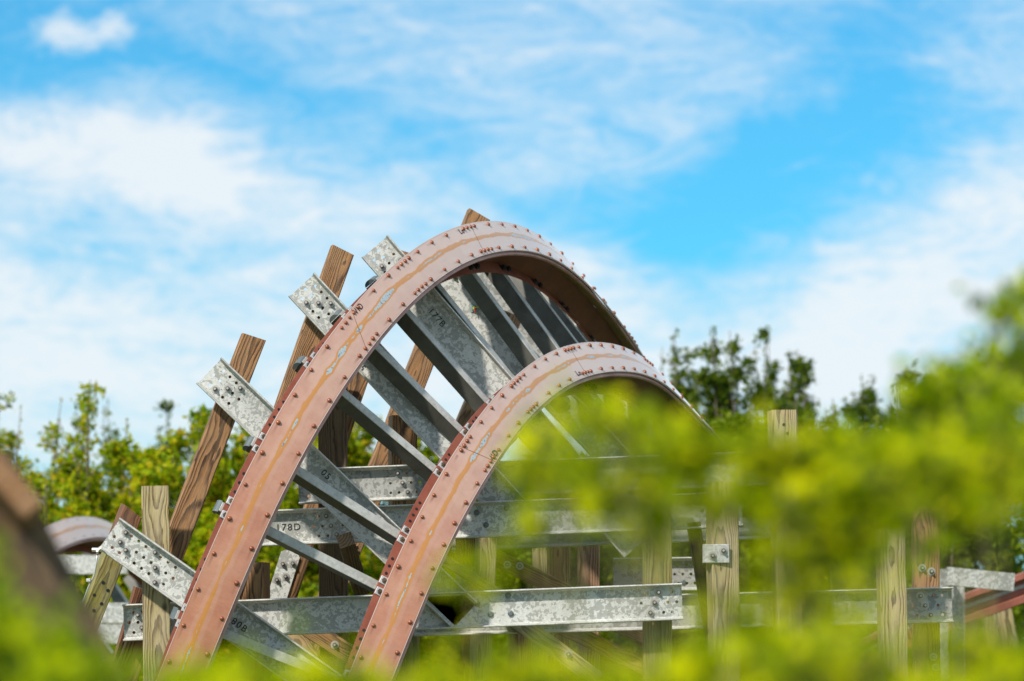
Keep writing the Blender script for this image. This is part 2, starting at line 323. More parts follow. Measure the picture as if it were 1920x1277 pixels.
Wd = dict(
 brown=wood('weathered_brown_timber', (.40, .195, .075), (.035, .013, .005), (.46, .31, .18), .25),
 red=wood('red_brown_timber', (.24, .095, .040), (.055, .018, .009), (.30, .2, .14), .3),
 pale=wood('pale_timber', (.50, .38, .18), (.085, .048, .016), (.55, .47, .32), .4, .10),
 green=wood('mossy_timber', (.34, .25, .065), (.055, .032, .010), (.40, .38, .20), .45, .6),
 dark=wood('dark_timber', (.17, .10, .045), (.035, .018, .008), (.18, .13, .08), .3),
 pink=wood('pinkish_timber', (.50, .29, .16), (.11, .045, .022), (.52, .38, .26), .35))
M_end = wood('cut_end_timber', (.33, .20, .10), (.10, .05, .025), (.3, .25, .2), .3, ring=60)

def text_mesh(txt, size):
    cu = D.curves.new('t', 'FONT'); cu.body = txt; cu.size = size; cu.extrude = .0009; cu.offset = .0004; cu.space_character = 1.25; cu.align_x = 'CENTER'; cu.align_y = 'CENTER'
    o = D.objects.new('t', cu); COL.objects.link(o); bpy.context.view_layer.update()
    me = D.meshes.new_from_object(o.evaluated_get(bpy.context.evaluated_depsgraph_get())); D.objects.remove(o); D.curves.remove(cu)
    me.materials.clear(); me.materials.append(M_ink); return me
# ---------------------------------------------------------------- small shared meshes
def mk(name, fn, mats, smooth=False):
    bm = bmesh.new(); fn(bm); me = D.meshes.new(name); bm.normal_update(); bm.to_mesh(me); bm.free()
    for m_ in mats: me.materials.append(m_)
    if smooth:
        for p in me.polygons: p.use_smooth = True
    return me
def _rivet(bm):
    prof = [(.0128, 0), (.0126, .003), (.0108, .007), (.0075, .010), (.0036, .0116)]; n = 14; rings = []
    for r, h in prof: rings.append([bm.verts.new((r*math.cos(2*math.pi*i/n), r*math.sin(2*math.pi*i/n), h)) for i in range(n)])
    for a, b in zip(rings, rings[1:]):
        for i in range(n): bm.faces.new((a[i], a[(i+1) % n], b[(i+1) % n], b[i]))
    bm.faces.new(rings[-1])
ME_rivet = mk('rivet', _rivet, [M_rivet], True)
def _bolt(bm):      # towards -Y
    cyl(bm, (0, 0, 0), .0235, .003, 18, 'Y', 1); cyl(bm, (0, -.003, 0), .0175, .003, 16, 'Y', 1)
    cyl(bm, (0, -.006, 0), .0135, .011, 6, 'Y', 0, .0132, .3)
    cyl(bm, (0, -.017, 0), .0078, .012, 10, 'Y', 0, .0074)
    cyl(bm, (0, -.029, 0), .0066, .002, 10, 'Y', 1)
ME_bolt = mk('bolt', _bolt, [M_bolt, M_wash])
def _head(bm):
    cyl(bm, (0, 0, 0), .0165, .008, 16, 'Y', 0, .0150, 0, True); cyl(bm, (0, -.008, 0), .0150, .004, 16, 'Y', 0, .0095)
ME_head = mk('bolt_head', _head, [M_tab])
def _clip(bm):      # local z = rail normal, sits on the flange; square washer, nut, stub
    box(bm, -.022, .022, -.022, .022, 0, .008, 0, .002); cyl(bm, (0, 0, .008), .014, .012, 6, 'Z', 1); cyl(bm, (0, 0, .02), .008, .008, 8, 'Z', 1)
ME_clip = mk('clip_nut', _clip, [M_white, M_bolt])
def _clipb(bm):
    box(bm, -.022, .022, -.022, .022, 0, .008, 0, .002); cyl(bm, (0, 0, .008), .015, .014, 6, 'Z', 0)
ME_clipb = mk('flange_bolt', _clipb, [M_black])

# ---------------------------------------------------------------- the rails
TAB = [[-1.9408,-2.2836,17.9348,.9292,-.3588,.0885],[-1.7977,-1.9088,17.9594,.9254,-.3645,.1037],[-1.6515,-1.5347,17.9991,.9155,-.3822,.1255],
[-1.4996,-1.1634,18.0691,.8965,-.4163,.1515],[-1.343,-.8089,18.1864,.8637,-.4748,.1689],[-1.1844,-.4899,18.3675,.8197,-.5509,.1565],
[-1.0262,-.2137,18.6103,.7815,-.6114,.1243],[-.8703,.022,18.8957,.7459,-.6596,.0921],[-.7174,.2193,19.2093,.7065,-.7054,.057],
[-.5653,.3797,19.5435,.6687,-.7434,.0108],[-.4118,.5033,19.8922,.6374,-.7688,-.0513],[-.2549,.5885,20.2503,.6078,-.784,-.1262],
[-.0938,.633,20.6136,.5781,-.7895,-.2063],[.066,.6333,20.9797,.5576,-.7789,-.2869],[.2172,.5859,21.3464,.5501,-.7502,-.3668],
[.3619,.4929,21.708,.5403,-.7133,-.4465],[.5077,.36,22.0565,.519,-.6745,-.5251],[.6551,.1924,22.3883,.5037,-.6351,-.5856],
[.7964,-.0052,22.7056,.5137,-.5888,-.624],[.9274,-.2262,23.0116,.5424,-.5438,-.6404],[1.0527,-.4593,23.3119,.5702,-.5142,-.6406]]
SA, DS = -.8, .4; WP = .226; LG = .938
def lerpv(a, b, t): return [x + (y - x) * t for x, y in zip(a, b)]
def cat(s):                                   # Catmull-Rom along the table, straight on beyond its ends
    q = (s - SA) / DS; n = len(TAB)
    if q < 0: a = [TAB[0][k] + (TAB[1][k] - TAB[0][k]) * q for k in range(3)] + TAB[0][3:]; return a
    if q > n - 1: a = [TAB[-1][k] + (TAB[-1][k] - TAB[-2][k]) * (q - n + 1) for k in range(3)] + TAB[-1][3:]; return a
    i = min(int(q), n - 2); t = q - i
    P = [TAB[max(0, i-1)], TAB[i], TAB[i+1], TAB[min(n-1, i+2)]]
    if i == 0: P[0] = [2*a - b for a, b in zip(TAB[0], TAB[1])]
    if i == n - 2: P[3] = [2*a - b for a, b in zip(TAB[-1], TAB[-2])]
    return [.5 * ((2*P[1][k]) + (-P[0][k] + P[2][k])*t + (2*P[0][k] - 5*P[1][k] + 4*P[2][k] - P[3][k])*t*t + (-P[0][k] + 3*P[1][k] - 3*P[2][k] + P[3][k])*t**3) for k in range(6)]
def st(s, off=0.):
    a = cat(s); b = cat(s + .01); c0 = cat(s - .01)
    C = cw(*a[:3]); t = (cw(*b[:3]) - cw(*c0[:3])).normalized(); w = cv(*a[3:]).normalized()
    w = (w - t * w.dot(t)).normalized(); n = w.cross(t).normalized()
    return C + w * off, t, w, n
S_A, S_B = -3.2, 7.25
NS = int((S_B - S_A) / .05) + 1
def sweep(bm, prof, off, shift, s0=S_A, s1=S_B, step=.05, mi=0, uvn=None, xf=None):
    n = max(2, int((s1 - s0) / step) + 1); rings = []; svals = []
    for i in range(n):
        s = s0 + (s1 - s0) * i / (n - 1); C, t, w, nn = st(s, off); svals.append(s)
        ring = []
        for a, b in prof:
            p = C + w * a + nn * b
            if xf: p = xf(p)
            ring.append(bm.verts.new(p - shift))
        rings.append(ring)
    uv = bm.loops.layers.uv.verify(); k = len(prof)
    amin = min(a for a, b in prof); amax = max(a for a, b in prof)
    for i in range(n - 1):
        for j in range(k):
            f = bm.faces.new((rings[i][j], rings[i][(j+1) % k], rings[i+1][(j+1) % k], rings[i+1][j])); f.material_index = mi
            for lp, (jj, ii) in zip(f.loops, ((j, i), ((j+1) % k, i), ((j+1) % k, i+1), (j, i+1))):
                lp[uv].uv = ((prof[jj][0] - amin) / (amax - amin), svals[ii])
            if uvn: f.smooth = True
    bm.faces.new(rings[0][::-1]); bm.faces.new(rings[-1])
def rect(a0, a1, b0, b1): return [(a0, b1), (a1, b1), (a1, b0), (a0, b0)]
H = WP / 2
def local_rail(C, t, w, n, root): return frameM(C - root, w, t, n)
TIES = [-1.25, -.6, .05, .7, 1.15, 1.85, 2.37, 2.88, 3.4, 3.95, 4.45, 5.0, 5.5, 6.05, 6.6, 7.1]
def make_rail(off, label, seams, clusters, rivmax, xf=None, full=True, name='rail', group=None, s0=S_A, s1=S_B, marks=()):
    C0 = st(max(s0, -2.9), off)[0]
    if xf: C0 = xf(C0)
    root = C0.copy(); e = empty(name, Matrix.Translation(root)); tag(e, label, 'rail', group)
    def part(nm, profs, mats, mi=None):
        bm = bmesh.new()
        for i, pr in enumerate(profs): sweep(bm, pr, off, root, s0, s1, mi=(mi[i] if mi else 0), xf=xf)
        return mesh_obj(nm, bm, mats, e)
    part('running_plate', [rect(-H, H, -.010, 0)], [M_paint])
    part('lower_plate', [rect(-H + .004, H + .019, -.030, -.0175)], [M_rail_back])
    part('lip', [[(-H + .02, -.031), (H + .010, -.031), (H + .006, -.040), (.055, -.072), (-.05, -.072), (-H + .02, -.045)]], [M_olive])
    part('web', [rect(-.045, -.030, -.222, -.073), rect(.012, .028, -.222, -.073)], [M_brown])
    part('flange', [rect(-H - .002, H - .012, -.236, -.223)], [M_red])
    if not full: return e
    # seams: thin recessed joint lines, cut on a skew
    for sc, skew in seams:
        bm = bmesh.new(); K = 8; prev = None
        for i in range(K + 1):
            a = -H + WP * i / K; s = sc - skew * (a / H)
            C, t, w, n = st(s, off); p = C + w * a - root; q = [bm.verts.new(p + t * d + n * h) for d, h in ((-.0022, .0006), (.0022, .0006))]
            if prev: bm.faces.new((prev[0], prev[1], q[1], q[0]))
            prev = q
        mesh_obj('seam', bm, M_seam, e)
    for sm, am, txt in marks:
        C, t, w, n = st(sm, off); a_ = .0; x_ = (w * math.cos(a_) + t * math.sin(a_)).normalized()
        inst('paint_mark', text_mesh(txt, .050), e, frameM(C + w * am + n * .0012 - root, t, -w, n))
    ri = H - .026; cnt = 0; used = []; rend = s1
    def rv(s, side):
        nonlocal cnt
        for a, b in used:
            if b == side and abs(a - s) < .028: return
        if cnt >= rivmax or s > rend - .05: return
        C, t, w, n = st(s, off); inst('rivet', ME_rivet, e, frameM(C + w * (ri * side + random.uniform(-.0015, .0015)) - root, w, t, n) @ Matrix.Rotation(random.uniform(-.12, .12), 4, 'X') @ Matrix.Rotation(random.random() * 6, 4, 'Z') @ Matrix.Scale(random.uniform(.88, 1.12), 4)); used.append((s, side)); cnt += 1
    for (sc, sd) in clusters:
        for k in range(4): rv(sc - .078 + .052 * k, sd)
    for i in range(-2, 37):
        for side, u0 in ((-1, 0.), (1, .107)):
            s = i * .2 + u0
            if any(sd == side and abs(s - sc) < .13 for sc, sd in clusters): continue
            rv(s, side)
    # clip nuts and bolts along the flange where the ties are
    for k, s in enumerate(TIES):
        for d in (-.045, .045):
            if -1 < s < min(7, s1):
                C, t, w, n = st(s + d, off); inst('clip_nut', ME_clip, e, frameM(C + w * (-H + .022) - n * .2225 - root, w, t, n))
                C, t, w, n = st(s + d, off); inst('flange_bolt', ME_clipb, e, frameM(C + w * (.062) - n * .2225 - root, w, t, n))
    # oblong holes punched in the flange edge
    for i in range(0, 26):
        s = -.35 + i * .062 + (i // 4) * .30
        if s > 6.6: break
        C, t, w, n = st(s, off)
        bm = bmesh.new(); 
        for kk in range(1): cyl(bm, (0, 0, 0), .009, .0012, 12, 'Z')
        mesh_obj('bolt_hole', bm, M_black, e, M=frameM(C + w * (-H + .020) - n * .2228 - root, w, t, n))
    return e
rail_a = make_rail(0., 'salmon painted curved box rail, higher and left one of the near pair', [(2.06, .09), (3.72, .05), (6.3, .04)],
                   [(2.06, -1), (2.06, 1), (2.80, -1), (2.75, 1), (3.72, -1), (3.72, 1), (6.28, -1), (6.28, 1)], 96, marks=[(2.19, -.082, 'VID'), (3.60, -.075, 'Lo')])
rail_b = make_rail(LG, 'salmon painted curved box rail, lower and right one of the near pair', [(1.93, -.06), (3.83, .03)],
                   [(1.93, -1), (1.93, 1), (2.85, -1), (2.78, 1), (3.83, -1), (3.83, 1), (5.3, -1)], 96, s1=6.9, marks=[(2.02, .082, 'VID'), (3.70, .075, 'Lo')])
def make_tie(s, label, grp='cross ties under the rails', xf=None, x1=None):
    C, t, w, n = st(s)
    if xf: C = xf(C)
    e = empty('track_tie', frameM(C, w, t, n)); tag(e, label, 'track tie', grp)
    xa, xb = -H - .012, LG + H + .03
    if x1: xb = x1
    bm = bmesh.new(); box(bm, xa, xb, -.026, -.020, -.337, -.245); box(bm, xa, xb, .014, .020, -.337, -.245); box(bm, xa, xb, -.0198, .0138, -.337, -.331)
    mesh_obj('side_plate', bm, M_dark, e)
    bm = bmesh.new(); box(bm, xa - .004, xb + .004, -.030, .022, -.2445, -.2375, 0, .002); mesh_obj('top_plate', bm, M_strip, e)  # paler steel than the sides: sky reflection on the tie tops put into the colour
    if xf: return e
    for sgn, x in ((-1, xa), (1, xb)):
        bm = bmesh.new(); pts = []
        for k in range(9):
            a = math.pi * k / 8; pts.append((x + sgn * (.004 + .024 * math.sin(a)), -.292 + .038 * math.cos(a)))
        for y0, y1 in ((-.0345, .0315),):
            A = [bm.verts.new((px, y0, pz)) for px, pz in pts]; B = [bm.verts.new((px, y1, pz)) for px, pz in pts]
            bm.faces.new(A if sgn < 0 else A[::-1]); bm.faces.new(B[::-1] if sgn < 0 else B)
            for k in range(len(A)): bm.faces.new((A[k], A[(k+1) % 9], B[(k+1) % 9], B[k]))
        bmesh.ops.recalc_face_normals(bm, faces=bm.faces); mesh_obj('end_bracket', bm, M_tab, e)
    return e
TL = ['below the 180B channel, lowest tie at the foot of the rails', 'under the left rail beside the 178D beam', 'crossing in front of the channel stamped 05',
      'standing alone against green trees above the 05 channel', 'next to the broad channel below the triangle of white sky', 'just below the channel stamped 177B',
      'just above the channel stamped 177B', 'first above the channel with the painted bolt', 'second above the channel with the painted bolt', 'fifth from the top under the arch',
      'fourth from the top under the arch', 'third from the top under the arch', 'second from the top under the arch', 'topmost under the arch, partly hidden by the lower rail']
for i, s in enumerate(TIES):
    k = i - 2
    if i < 2: lb = 'dark steel cross tie hidden in the leaves at the bottom, ' + ('lowest' if i == 0 else 'second lowest')
    elif k < len(TL): lb = 'dark steel cross tie ' + TL[k]
    else: lb = 'dark steel cross tie behind the lower rail where the track drops away'
    make_tie(s, lb)
# ---------------------------------------------------------------- channels
def plate_mesh(L, Hh, holes, th):
    cu = D.curves.new('p', 'CURVE'); cu.dimensions = '2D'; cu.fill_mode = 'BOTH'; cu.extrude = th / 2; cu.resolution_u = 1
    def poly(pts):
        sp = cu.splines.new('POLY'); sp.points.add(len(pts) - 1)
        for p, q in zip(sp.points, pts): p.co = (q[0], q[1], 0, 1)
        sp.use_cyclic_u = True
    poly([(0, -Hh/2), (L, -Hh/2), (L, Hh/2), (0, Hh/2)])
    for x, z, r in holes: poly([(x + r*math.cos(2*math.pi*k/12), z + r*math.sin(2*math.pi*k/12)) for k in range(12)])
    o = D.objects.new('p', cu); COL.objects.link(o); bpy.context.view_layer.update()
    me = D.meshes.new_from_object(o.evaluated_get(bpy.context.evaluated_depsgraph_get())); D.objects.remove(o); D.curves.remove(cu)
    for v in me.vertices: v.co = (v.co.x, v.co.z, v.co.y)
    me.flip_normals(); return me
CH = .203
def holes_end(x0, sgn, ncol=4):
    hs = []; hz = CH / .203
    for k in range(ncol): hs += [(x0 + sgn*(.055 + .049*k), .055, .0088), (x0 + sgn*(.055 + .049*k), -.055, .0088)]
    for k in range(ncol + 1): hs.append((x0 + sgn*(.030 + .049*k), 0, .0088))
    return hs
def channel(A, B, label, ends='L', text=None, tpos=.5, tsz=.052, bolts=(), heads=(), mat=None, extra=(), h=CH, cat='steel channel', grp='galvanised support channels', ncolL=4, tz=0.):
    """A left, B right, both on an upright plane; opens to the camera"""
    A = Vector(A); B = Vector(B); x = (B - A).normalized(); y = Vector((0, 1, 0)); y = (y - x * y.dot(x)).normalized(); z = x.cross(y); L = (B - A).length
    e = empty('steel_channel', frameM(A, x, y, z)); tag(e, label, cat, grp)
    hl = []
    if 'L' in ends: hl += holes_end(0, 1, ncolL)
    if 'R' in ends: hl += holes_end(L, -1)
    hl += list(extra)
    bset = [(bx if bx >= 0 else L + bx, bz) for bx, bz in bolts]
    hl = [q for q in hl if all((q[0]-b[0])**2 + (q[1]-b[1])**2 > .0008 for b in bset)]
    hl += [(b[0] + .026, b[1] + .021, .003) for b in bset[:1]] + [(b[0] - .026, b[1] - .021, .003) for b in bset[-1:]]
    hl = [q for q in hl if .012 < q[0] < L - .012]
    me = plate_mesh(L, h - .010, hl, .006); me.materials.clear(); me.materials.append(mat or M_galv); inst('web', me, e)
    for nm, sg in (('upper_flange', 1), ('lower_flange', -1)):
        bm = bmesh.new(); pr = [(.003, .0), (.003, .010), (-.048, .010), (-.056, .007), (-.057, .003), (-.053, .0), (-.012, -.004), (-.003, -.012)]
        ring = []
        for xx in (0, L): ring.append([bm.verts.new((xx, a, sg * (h/2 - .005 + b - .005))) for a, b in pr])
        k = len(pr)
        for j in range(k): bm.faces.new((ring[0][j], ring[0][(j+1) % k], ring[1][(j+1) % k], ring[1][j]))
        bm.faces.new(ring[0]); bm.faces.new(ring[1][::-1]); bmesh.ops.recalc_face_normals(bm, faces=bm.faces)
        mesh_obj(nm, bm, M_flan, e)
    for bx, bz in bset: inst('bolt', ME_bolt, e, Matrix.Translation((bx, -.0032, bz)) @ Matrix.Rotation(random.random(), 4, 'Y'))
    for bx, bz in heads: inst('bolt_head', ME_head, e, Matrix.Translation((bx if bx >= 0 else L + bx, -.0032, bz)))
    if text:
        M = Matrix.Translation((tpos, -.0040, tz)) @ Matrix.Rotation(R_(90), 4, 'X'); inst('stamped_number', text_mesh(text, tsz), e, M)
    return e
def mid(px0, pyt, pyb, Y): return W(px0, (pyt + pyb) / 2, Y)
# sloping channels that carry the track, nearest first
c6 = channel(W(206, 1000, 18.5), W(720, 1365, 18.5), 'sloping galvanised channel stamped 180B, lowest of the sloping ones, six bolts at its left end', 'L', '180B', .845, .052,
        [(.070, .054), (.075, -.006), (.125, -.024), (.262, .058), (.31, -.01), (.355, -.075)], ncolL=8)
c5 = channel(W(393, 696, 18.85), W(872, 1154, 18.85), 'sloping galvanised channel stamped 05 with three bolts in the leaning post, second lowest', 'L', '05', .865, .05,
        [(.092, -.05), (.141, .0), (.190, .05)], tz=.03)
c4 = channel(W(566, 535, 19.4), W(985, 985, 19.4), 'sloping galvanised channel above the triangle of white sky, three bolts at its upper left end', 'L', 'C5', .565, .05,
        [(.092, -.05), (.141, .0), (.190, .05)], tz=-.07)
c3 = channel(W(703, 463, 19.95), W(1194, 1025, 19.95), 'sloping galvanised channel stamped 177B, its bolted end standing above the left rail', 'L', '177B', .555, .052,
        [(.16, .06), (.115, -.045)])
c2 = channel(W(826, 516, 20.75), W(1180, 890, 20.75), 'sloping galvanised channel with the green, yellow and red painted bolt', '', None, h=.19, bolts=[(.065, .055)])
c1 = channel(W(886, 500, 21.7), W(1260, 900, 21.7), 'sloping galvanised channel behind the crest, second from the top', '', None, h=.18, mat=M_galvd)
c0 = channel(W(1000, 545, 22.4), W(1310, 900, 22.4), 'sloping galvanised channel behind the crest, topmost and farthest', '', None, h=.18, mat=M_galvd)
# painted bolt with square washer on c2, and the little bar beside it
M_g = painted('teal_mark', (.03, .22, .20), (.05, .30, .26), .5); M_y = painted('yellow_mark', (.75, .50, .02), (.8, .55, .03), .5); M_r = painted('red_mark', (.6, .03, .02), (.7, .05, .03), .5)
def _pb(bm):
    box(bm, -.024, .024, -.006, 0, -.024, .024, 1, .002); cyl(bm, (0, -.006, 0), .018, .012, 6, 'Y', 0); cyl(bm, (0, -.018, 0), .009, .012, 10, 'Y', 2)
    box(bm, -.003, .003, -.035, -.030, 0, .030, 2); box(bm, 0, .030, -.035, -.030, -.002, .002, 3)
o = inst('painted_bolt', mk('painted_bolt', _pb, [M_g, M_wash, M_y, M_r]), c2, Matrix.Translation((.29, -.004, .01)) @ Matrix.Rotation(.6, 4, 'Y'))
# level beams
channel(W(232, 1168, 18.85), W(1279, 1128, 18.85), 'long near level channel across the bottom, ending in front of an upright post', 'LR', None,
        bolts=[(.080, .04), (.10, -.03), (-.128, .055), (-.153, 0), (-.178, -.055)], heads=[(1.95, .03), (2.02, -.03), (2.12, .07), (2.13, -.03)], grp='level galvanised beams', extra=[(.62, .05, .008), (.67, .05, .008), (.705, -.01, .008)])
channel(W(470, 992, 19.3), W(1392, 955, 19.3), 'level galvanised beam stamped 178D, passing behind both rails', 'R', '178D', .212, .054,
        bolts=[(.430, .055), (.455, 0), (.485, -.05), (-.06, .02)], heads=[(1.28, .04), (1.33, -.03), (1.45, .06)], extra=[(.385, .055, .008), (.355, 0, .008), (.405, 0, .008), (.385, -.055, .008), (.435, -.055, .008), (.52, 0, .008), (.53, -.055, .008)], grp='level galvanised beams')
channel(W(560, 913, 19.7), W(1500, 876, 19.7), 'level galvanised beam highest of the stack, above the one stamped 178D', 'L', None,
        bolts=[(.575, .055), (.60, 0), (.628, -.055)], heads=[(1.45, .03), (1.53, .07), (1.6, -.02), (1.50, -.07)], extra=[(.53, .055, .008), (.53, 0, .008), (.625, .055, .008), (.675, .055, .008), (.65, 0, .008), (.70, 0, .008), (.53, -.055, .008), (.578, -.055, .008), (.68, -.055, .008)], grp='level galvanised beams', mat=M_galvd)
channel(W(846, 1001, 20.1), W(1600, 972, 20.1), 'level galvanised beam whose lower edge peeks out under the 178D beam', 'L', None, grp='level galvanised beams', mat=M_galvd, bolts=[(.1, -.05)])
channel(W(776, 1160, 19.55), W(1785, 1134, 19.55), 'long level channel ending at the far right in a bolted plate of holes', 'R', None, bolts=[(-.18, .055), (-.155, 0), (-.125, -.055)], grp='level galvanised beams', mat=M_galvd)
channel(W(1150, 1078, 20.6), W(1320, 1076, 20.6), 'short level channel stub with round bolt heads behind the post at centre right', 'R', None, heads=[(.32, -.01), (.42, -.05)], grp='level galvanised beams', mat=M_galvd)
# ---------------------------------------------------------------- timber
def timber(name, A, B, wid, dep, label, mat, cat='wooden post', grp=None, roll=0., toground=True, cut=0., bolts=(), holes=(), topcut=0., low=None):
    """A lower end, B upper end"""
    A = Vector(A); B = Vector(B); z = (B - A).normalized()
    if toground and z.z > .2: A = B - z * ((B.z + .3) / z.z)
    y = Vector((0, 1, 0)); y = (y - z * y.dot(z)).normalized(); x = y.cross(z)
    if roll: q = Quaternion(z, roll); x = q @ x; y = q @ y
    L = (B - A).length; e = empty(name, frameM(B, x, y, z)); tag(e, label, cat, grp)
    bm = bmesh.new(); sg = max(6, int(L / .25)); rings = []; rnd = random.Random(hash(label) % 9999 if False else len(label) * 7 + int(abs(B.x) * 100))
    wob = [(rnd.uniform(-.0025, .0025), rnd.uniform(-.0025, .0025)) for _ in range(sg + 1)]; ch = .005
    for i in range(sg + 1):
        zz = -L + L * i / sg; hx, hy = wid / 2, dep / 2; ox, oy = wob[i]
        cs = [(-hx+ch, -hy), (hx-ch, -hy), (hx, -hy+ch), (hx, hy-ch), (hx-ch, hy), (-hx+ch, hy), (-hx, hy-ch), (-hx, -hy+ch)]
        rings.append([bm.verts.new((cx_ + ox, cy_ + oy, zz + (cx_ * topcut if i == sg else 0))) for cx_, cy_ in cs])
    for a, b in zip(rings, rings[1:]):
        for j in range(8): bm.faces.new((a[j], a[(j+1) % 8], b[(j+1) % 8], b[j]))
    bm.faces.new(rings[0][::-1]); f = bm.faces.new(rings[-1]); f.material_index = 1
    if low:
        for f in bm.faces:
            if f.material_index == 0 and f.calc_center_median().z < -low: f.material_index = 2
    mesh_obj('timber', bm, [Wd[mat], M_end, Wd['green']], e)
    for bx, bz in bolts: inst('bolt', ME_bolt, e, Matrix.Translation((bx, -dep/2 - .0005, -bz)))
    for hx_, hz_ in holes:
        b2 = bmesh.new(); cyl(b2, (0, 0, 0), .0095, .0008, 12, 'Y'); mesh_obj('bolt_hole', b2, M_ink, e, M=Matrix.Translation((hx_, -dep/2 - .0006, -hz_)))
    return e
PW = .14; LP = 'leaning timber posts behind the track'; UP = 'upright timber posts'
timber('wooden_post', W(295, 1277, 18.66), W(291, 912, 18.66), .150, PW, 'upright pale weathered post with a damp stained top, behind the lowest sloping channel', 'pale', grp=UP, roll=.10)
timber('leaning_post', W(160, 1175, 18.75), W(247, 958, 18.75), .118, .12, 'short dark red leaning post at far left, yellow green and drilled with holes lower down', 'red', cat='leaning post', grp=LP, roll=.3, topcut=-.3, low=.26,
       holes=[(-.01, .42), (.03, .45), (-.03, .50), (.025, .53), (.0, .58), (-.02, .64), (-.04, .72)])
timber('leaning_post', W(228, 1260, 19.1), W(272, 1105, 19.1), .13, .12, 'leaning brown post hidden behind the short bolted channel end at lower left', 'red', cat='leaning post', grp=LP, roll=.2)
timber('leaning_post', W(351, 960, 19.0), W(475, 632, 19.0), .135, PW, 'leaning brown post with strong grain, bolted to the channel stamped 05', 'brown', cat='leaning post', grp=LP, roll=.16, topcut=.05)
timber('leaning_post', W(546, 740, 19.55), W(642, 470, 19.55), .135, PW, 'leaning brown post standing highest left of the rails, with arched grain at its top', 'brown', cat='leaning post', grp=LP, roll=.16, topcut=-.12)
timber('leaning_post', W(542, 1100, 20.1), W(748, 470, 20.1), .125, PW, 'leaning post ending behind the 177B channel, a bolted steel plate on its lower part', 'brown', cat='leaning post', grp=LP, roll=.14)
timber('leaning_post', W(722, 855, 20.9), W(897, 403, 20.9), .145, PW, 'leaning post whose pointed top rises above the left rail crest', 'brown', cat='leaning post', grp=LP, roll=.14, topcut=-.15)
timber('leaning_post', W(868, 810, 21.3), W(960, 590, 21.3), .13, PW, 'leaning greyish post seen in the small gap just left of the lower rail', 'pink', cat='leaning post', grp=LP, roll=.14)
timber('wooden_post', W(626, 1100, 19.88), W(624, 700, 19.88), .165, PW, 'upright dark post with two bolt holes, seen between the rails', 'dark', grp=UP, holes=[(.0, .17), (-.018, .24)])
timber('wooden_post', W(756, 1000, 20.4), W(755, 780, 20.4), .155, PW, 'upright brown post top between the rails, above the highest level beam', 'brown', grp=UP, roll=.2)
timber('wooden_post', W(478, 1277, 19.6), W(478, 1055, 19.6), .145, PW, 'short upright brown post standing on the long level channel beside the left rail', 'brown', grp=UP, roll=-.2)
timber('wooden_post', W(1233, 1277, 19.02), W(1230, 890, 19.02), .160, PW, 'upright post behind the right end of the long near channel, streaked dark below', 'green', grp=UP)
timber('wooden_post', W(1358, 1277, 19.0), W(1354, 905, 19.0), .155, PW, 'upright pale post carrying the bolted angle bracket', 'pale', grp=UP, roll=.18)
timber('wooden_post', W(1480, 1277, 19.3), W(1467, 770, 19.3), .145, PW, 'upright post whose square top with two holes stands clear of the leaves', 'pale', grp=UP, roll=.12, holes=[(-.008, .085), (.012, .135)])
timber('wooden_post', W(1586, 1277, 19.9), W(1582, 900, 19.9), .155, PW, 'upright dark green post left of the knotted post, lost in leaves above', 'green', grp=UP)
timber('wooden_post', W(1675, 1277, 19.2), W(1668, 960, 19.2), .150, PW, 'upright knotted post in front of the long far channel at right', 'pale', grp=UP, roll=.05)
timber('wooden_post', W(1738, 1277, 19.75), W(1733, 900, 19.75), .145, PW, 'upright streaked post behind the bolted end of the far channel', 'brown', grp=UP, bolts=[(-.028, .51), (.025, .53), (.03, 1.02), (.045, 1.08)])
timber('wooden_post', W(1550, 1277, 20.6), W(1545, 1150, 20.6), .085, .1, 'thin pinkish upright post between the two green posts at right', 'pink', grp=UP)
timber('wooden_post', W(888, 1277, 20.0), W(872, 1000, 20.0), .115, .1, 'upright brown post right of the lower rail, left of the pair, behind the level beams', 'brown', grp=UP)
timber('wooden_post', W(905, 1150, 19.75), W(912, 1005, 19.75), .10, .1, 'slim pale post right of the lower rail with a steel plate on it', 'pale', grp=UP, roll=.4)
timber('wooden_post', W(1012, 1277, 21.2), W(1012, 1000, 21.2), .09, .1, 'slim upright post with knotty grain between level beams, left of three', 'pale', grp=UP)
timber('wooden_post', W(1048, 1277, 21.0), W(1048, 1000, 21.0), .135, .1, 'upright pale post between level beams, middle of three', 'brown', grp=UP)
timber('wooden_post', W(1104, 1277, 20.8), W(1104, 1000, 20.8), .135, .1, 'upright post between level beams, right of three, beside the diagonal channel', 'pink', grp=UP)
timber('wooden_post', W(975, 1277, 20.2), W(975, 1150, 20.2), .14, .1, 'upright post below the long near channel where the braces cross', 'pink', grp=UP)
timber('wooden_post', W(766, 1277, 20.0), W(766, 1100, 20.0), .13, .1, 'pale yellow upright post just right of the lower rail at the bottom', 'green', grp=UP)
timber('wooden_post', W(1110, 1277, 21.8), W(1110, 1160, 21.8), .10, .1, 'small pinkish upright post under the long channel right of the braces', 'pink', grp=UP)
timber('leaning_post', W(1340, 1230, 19.35), W(1300, 980, 19.35), .075, .12, 'dark narrow post leaning right beside the post with the bracket', 'dark', cat='leaning post', grp=LP)
BR = 'diagonal timber braces'
timber('wooden_brace', W(600, 1300 - 40, 19.5), W(545, 1180, 19.5), .1, .1, 'brown brace end under the near channel left of the bolted brace', 'pink', cat='wooden brace', grp=BR, toground=False)
timber('wooden_brace', W(730, 1275, 19.25), W(560, 1165, 19.25), .105, .09, 'brown diagonal brace with one large washered bolt, below the near channel', 'brown', cat='wooden brace', grp=BR, toground=False, bolts=[(.0, .245)])
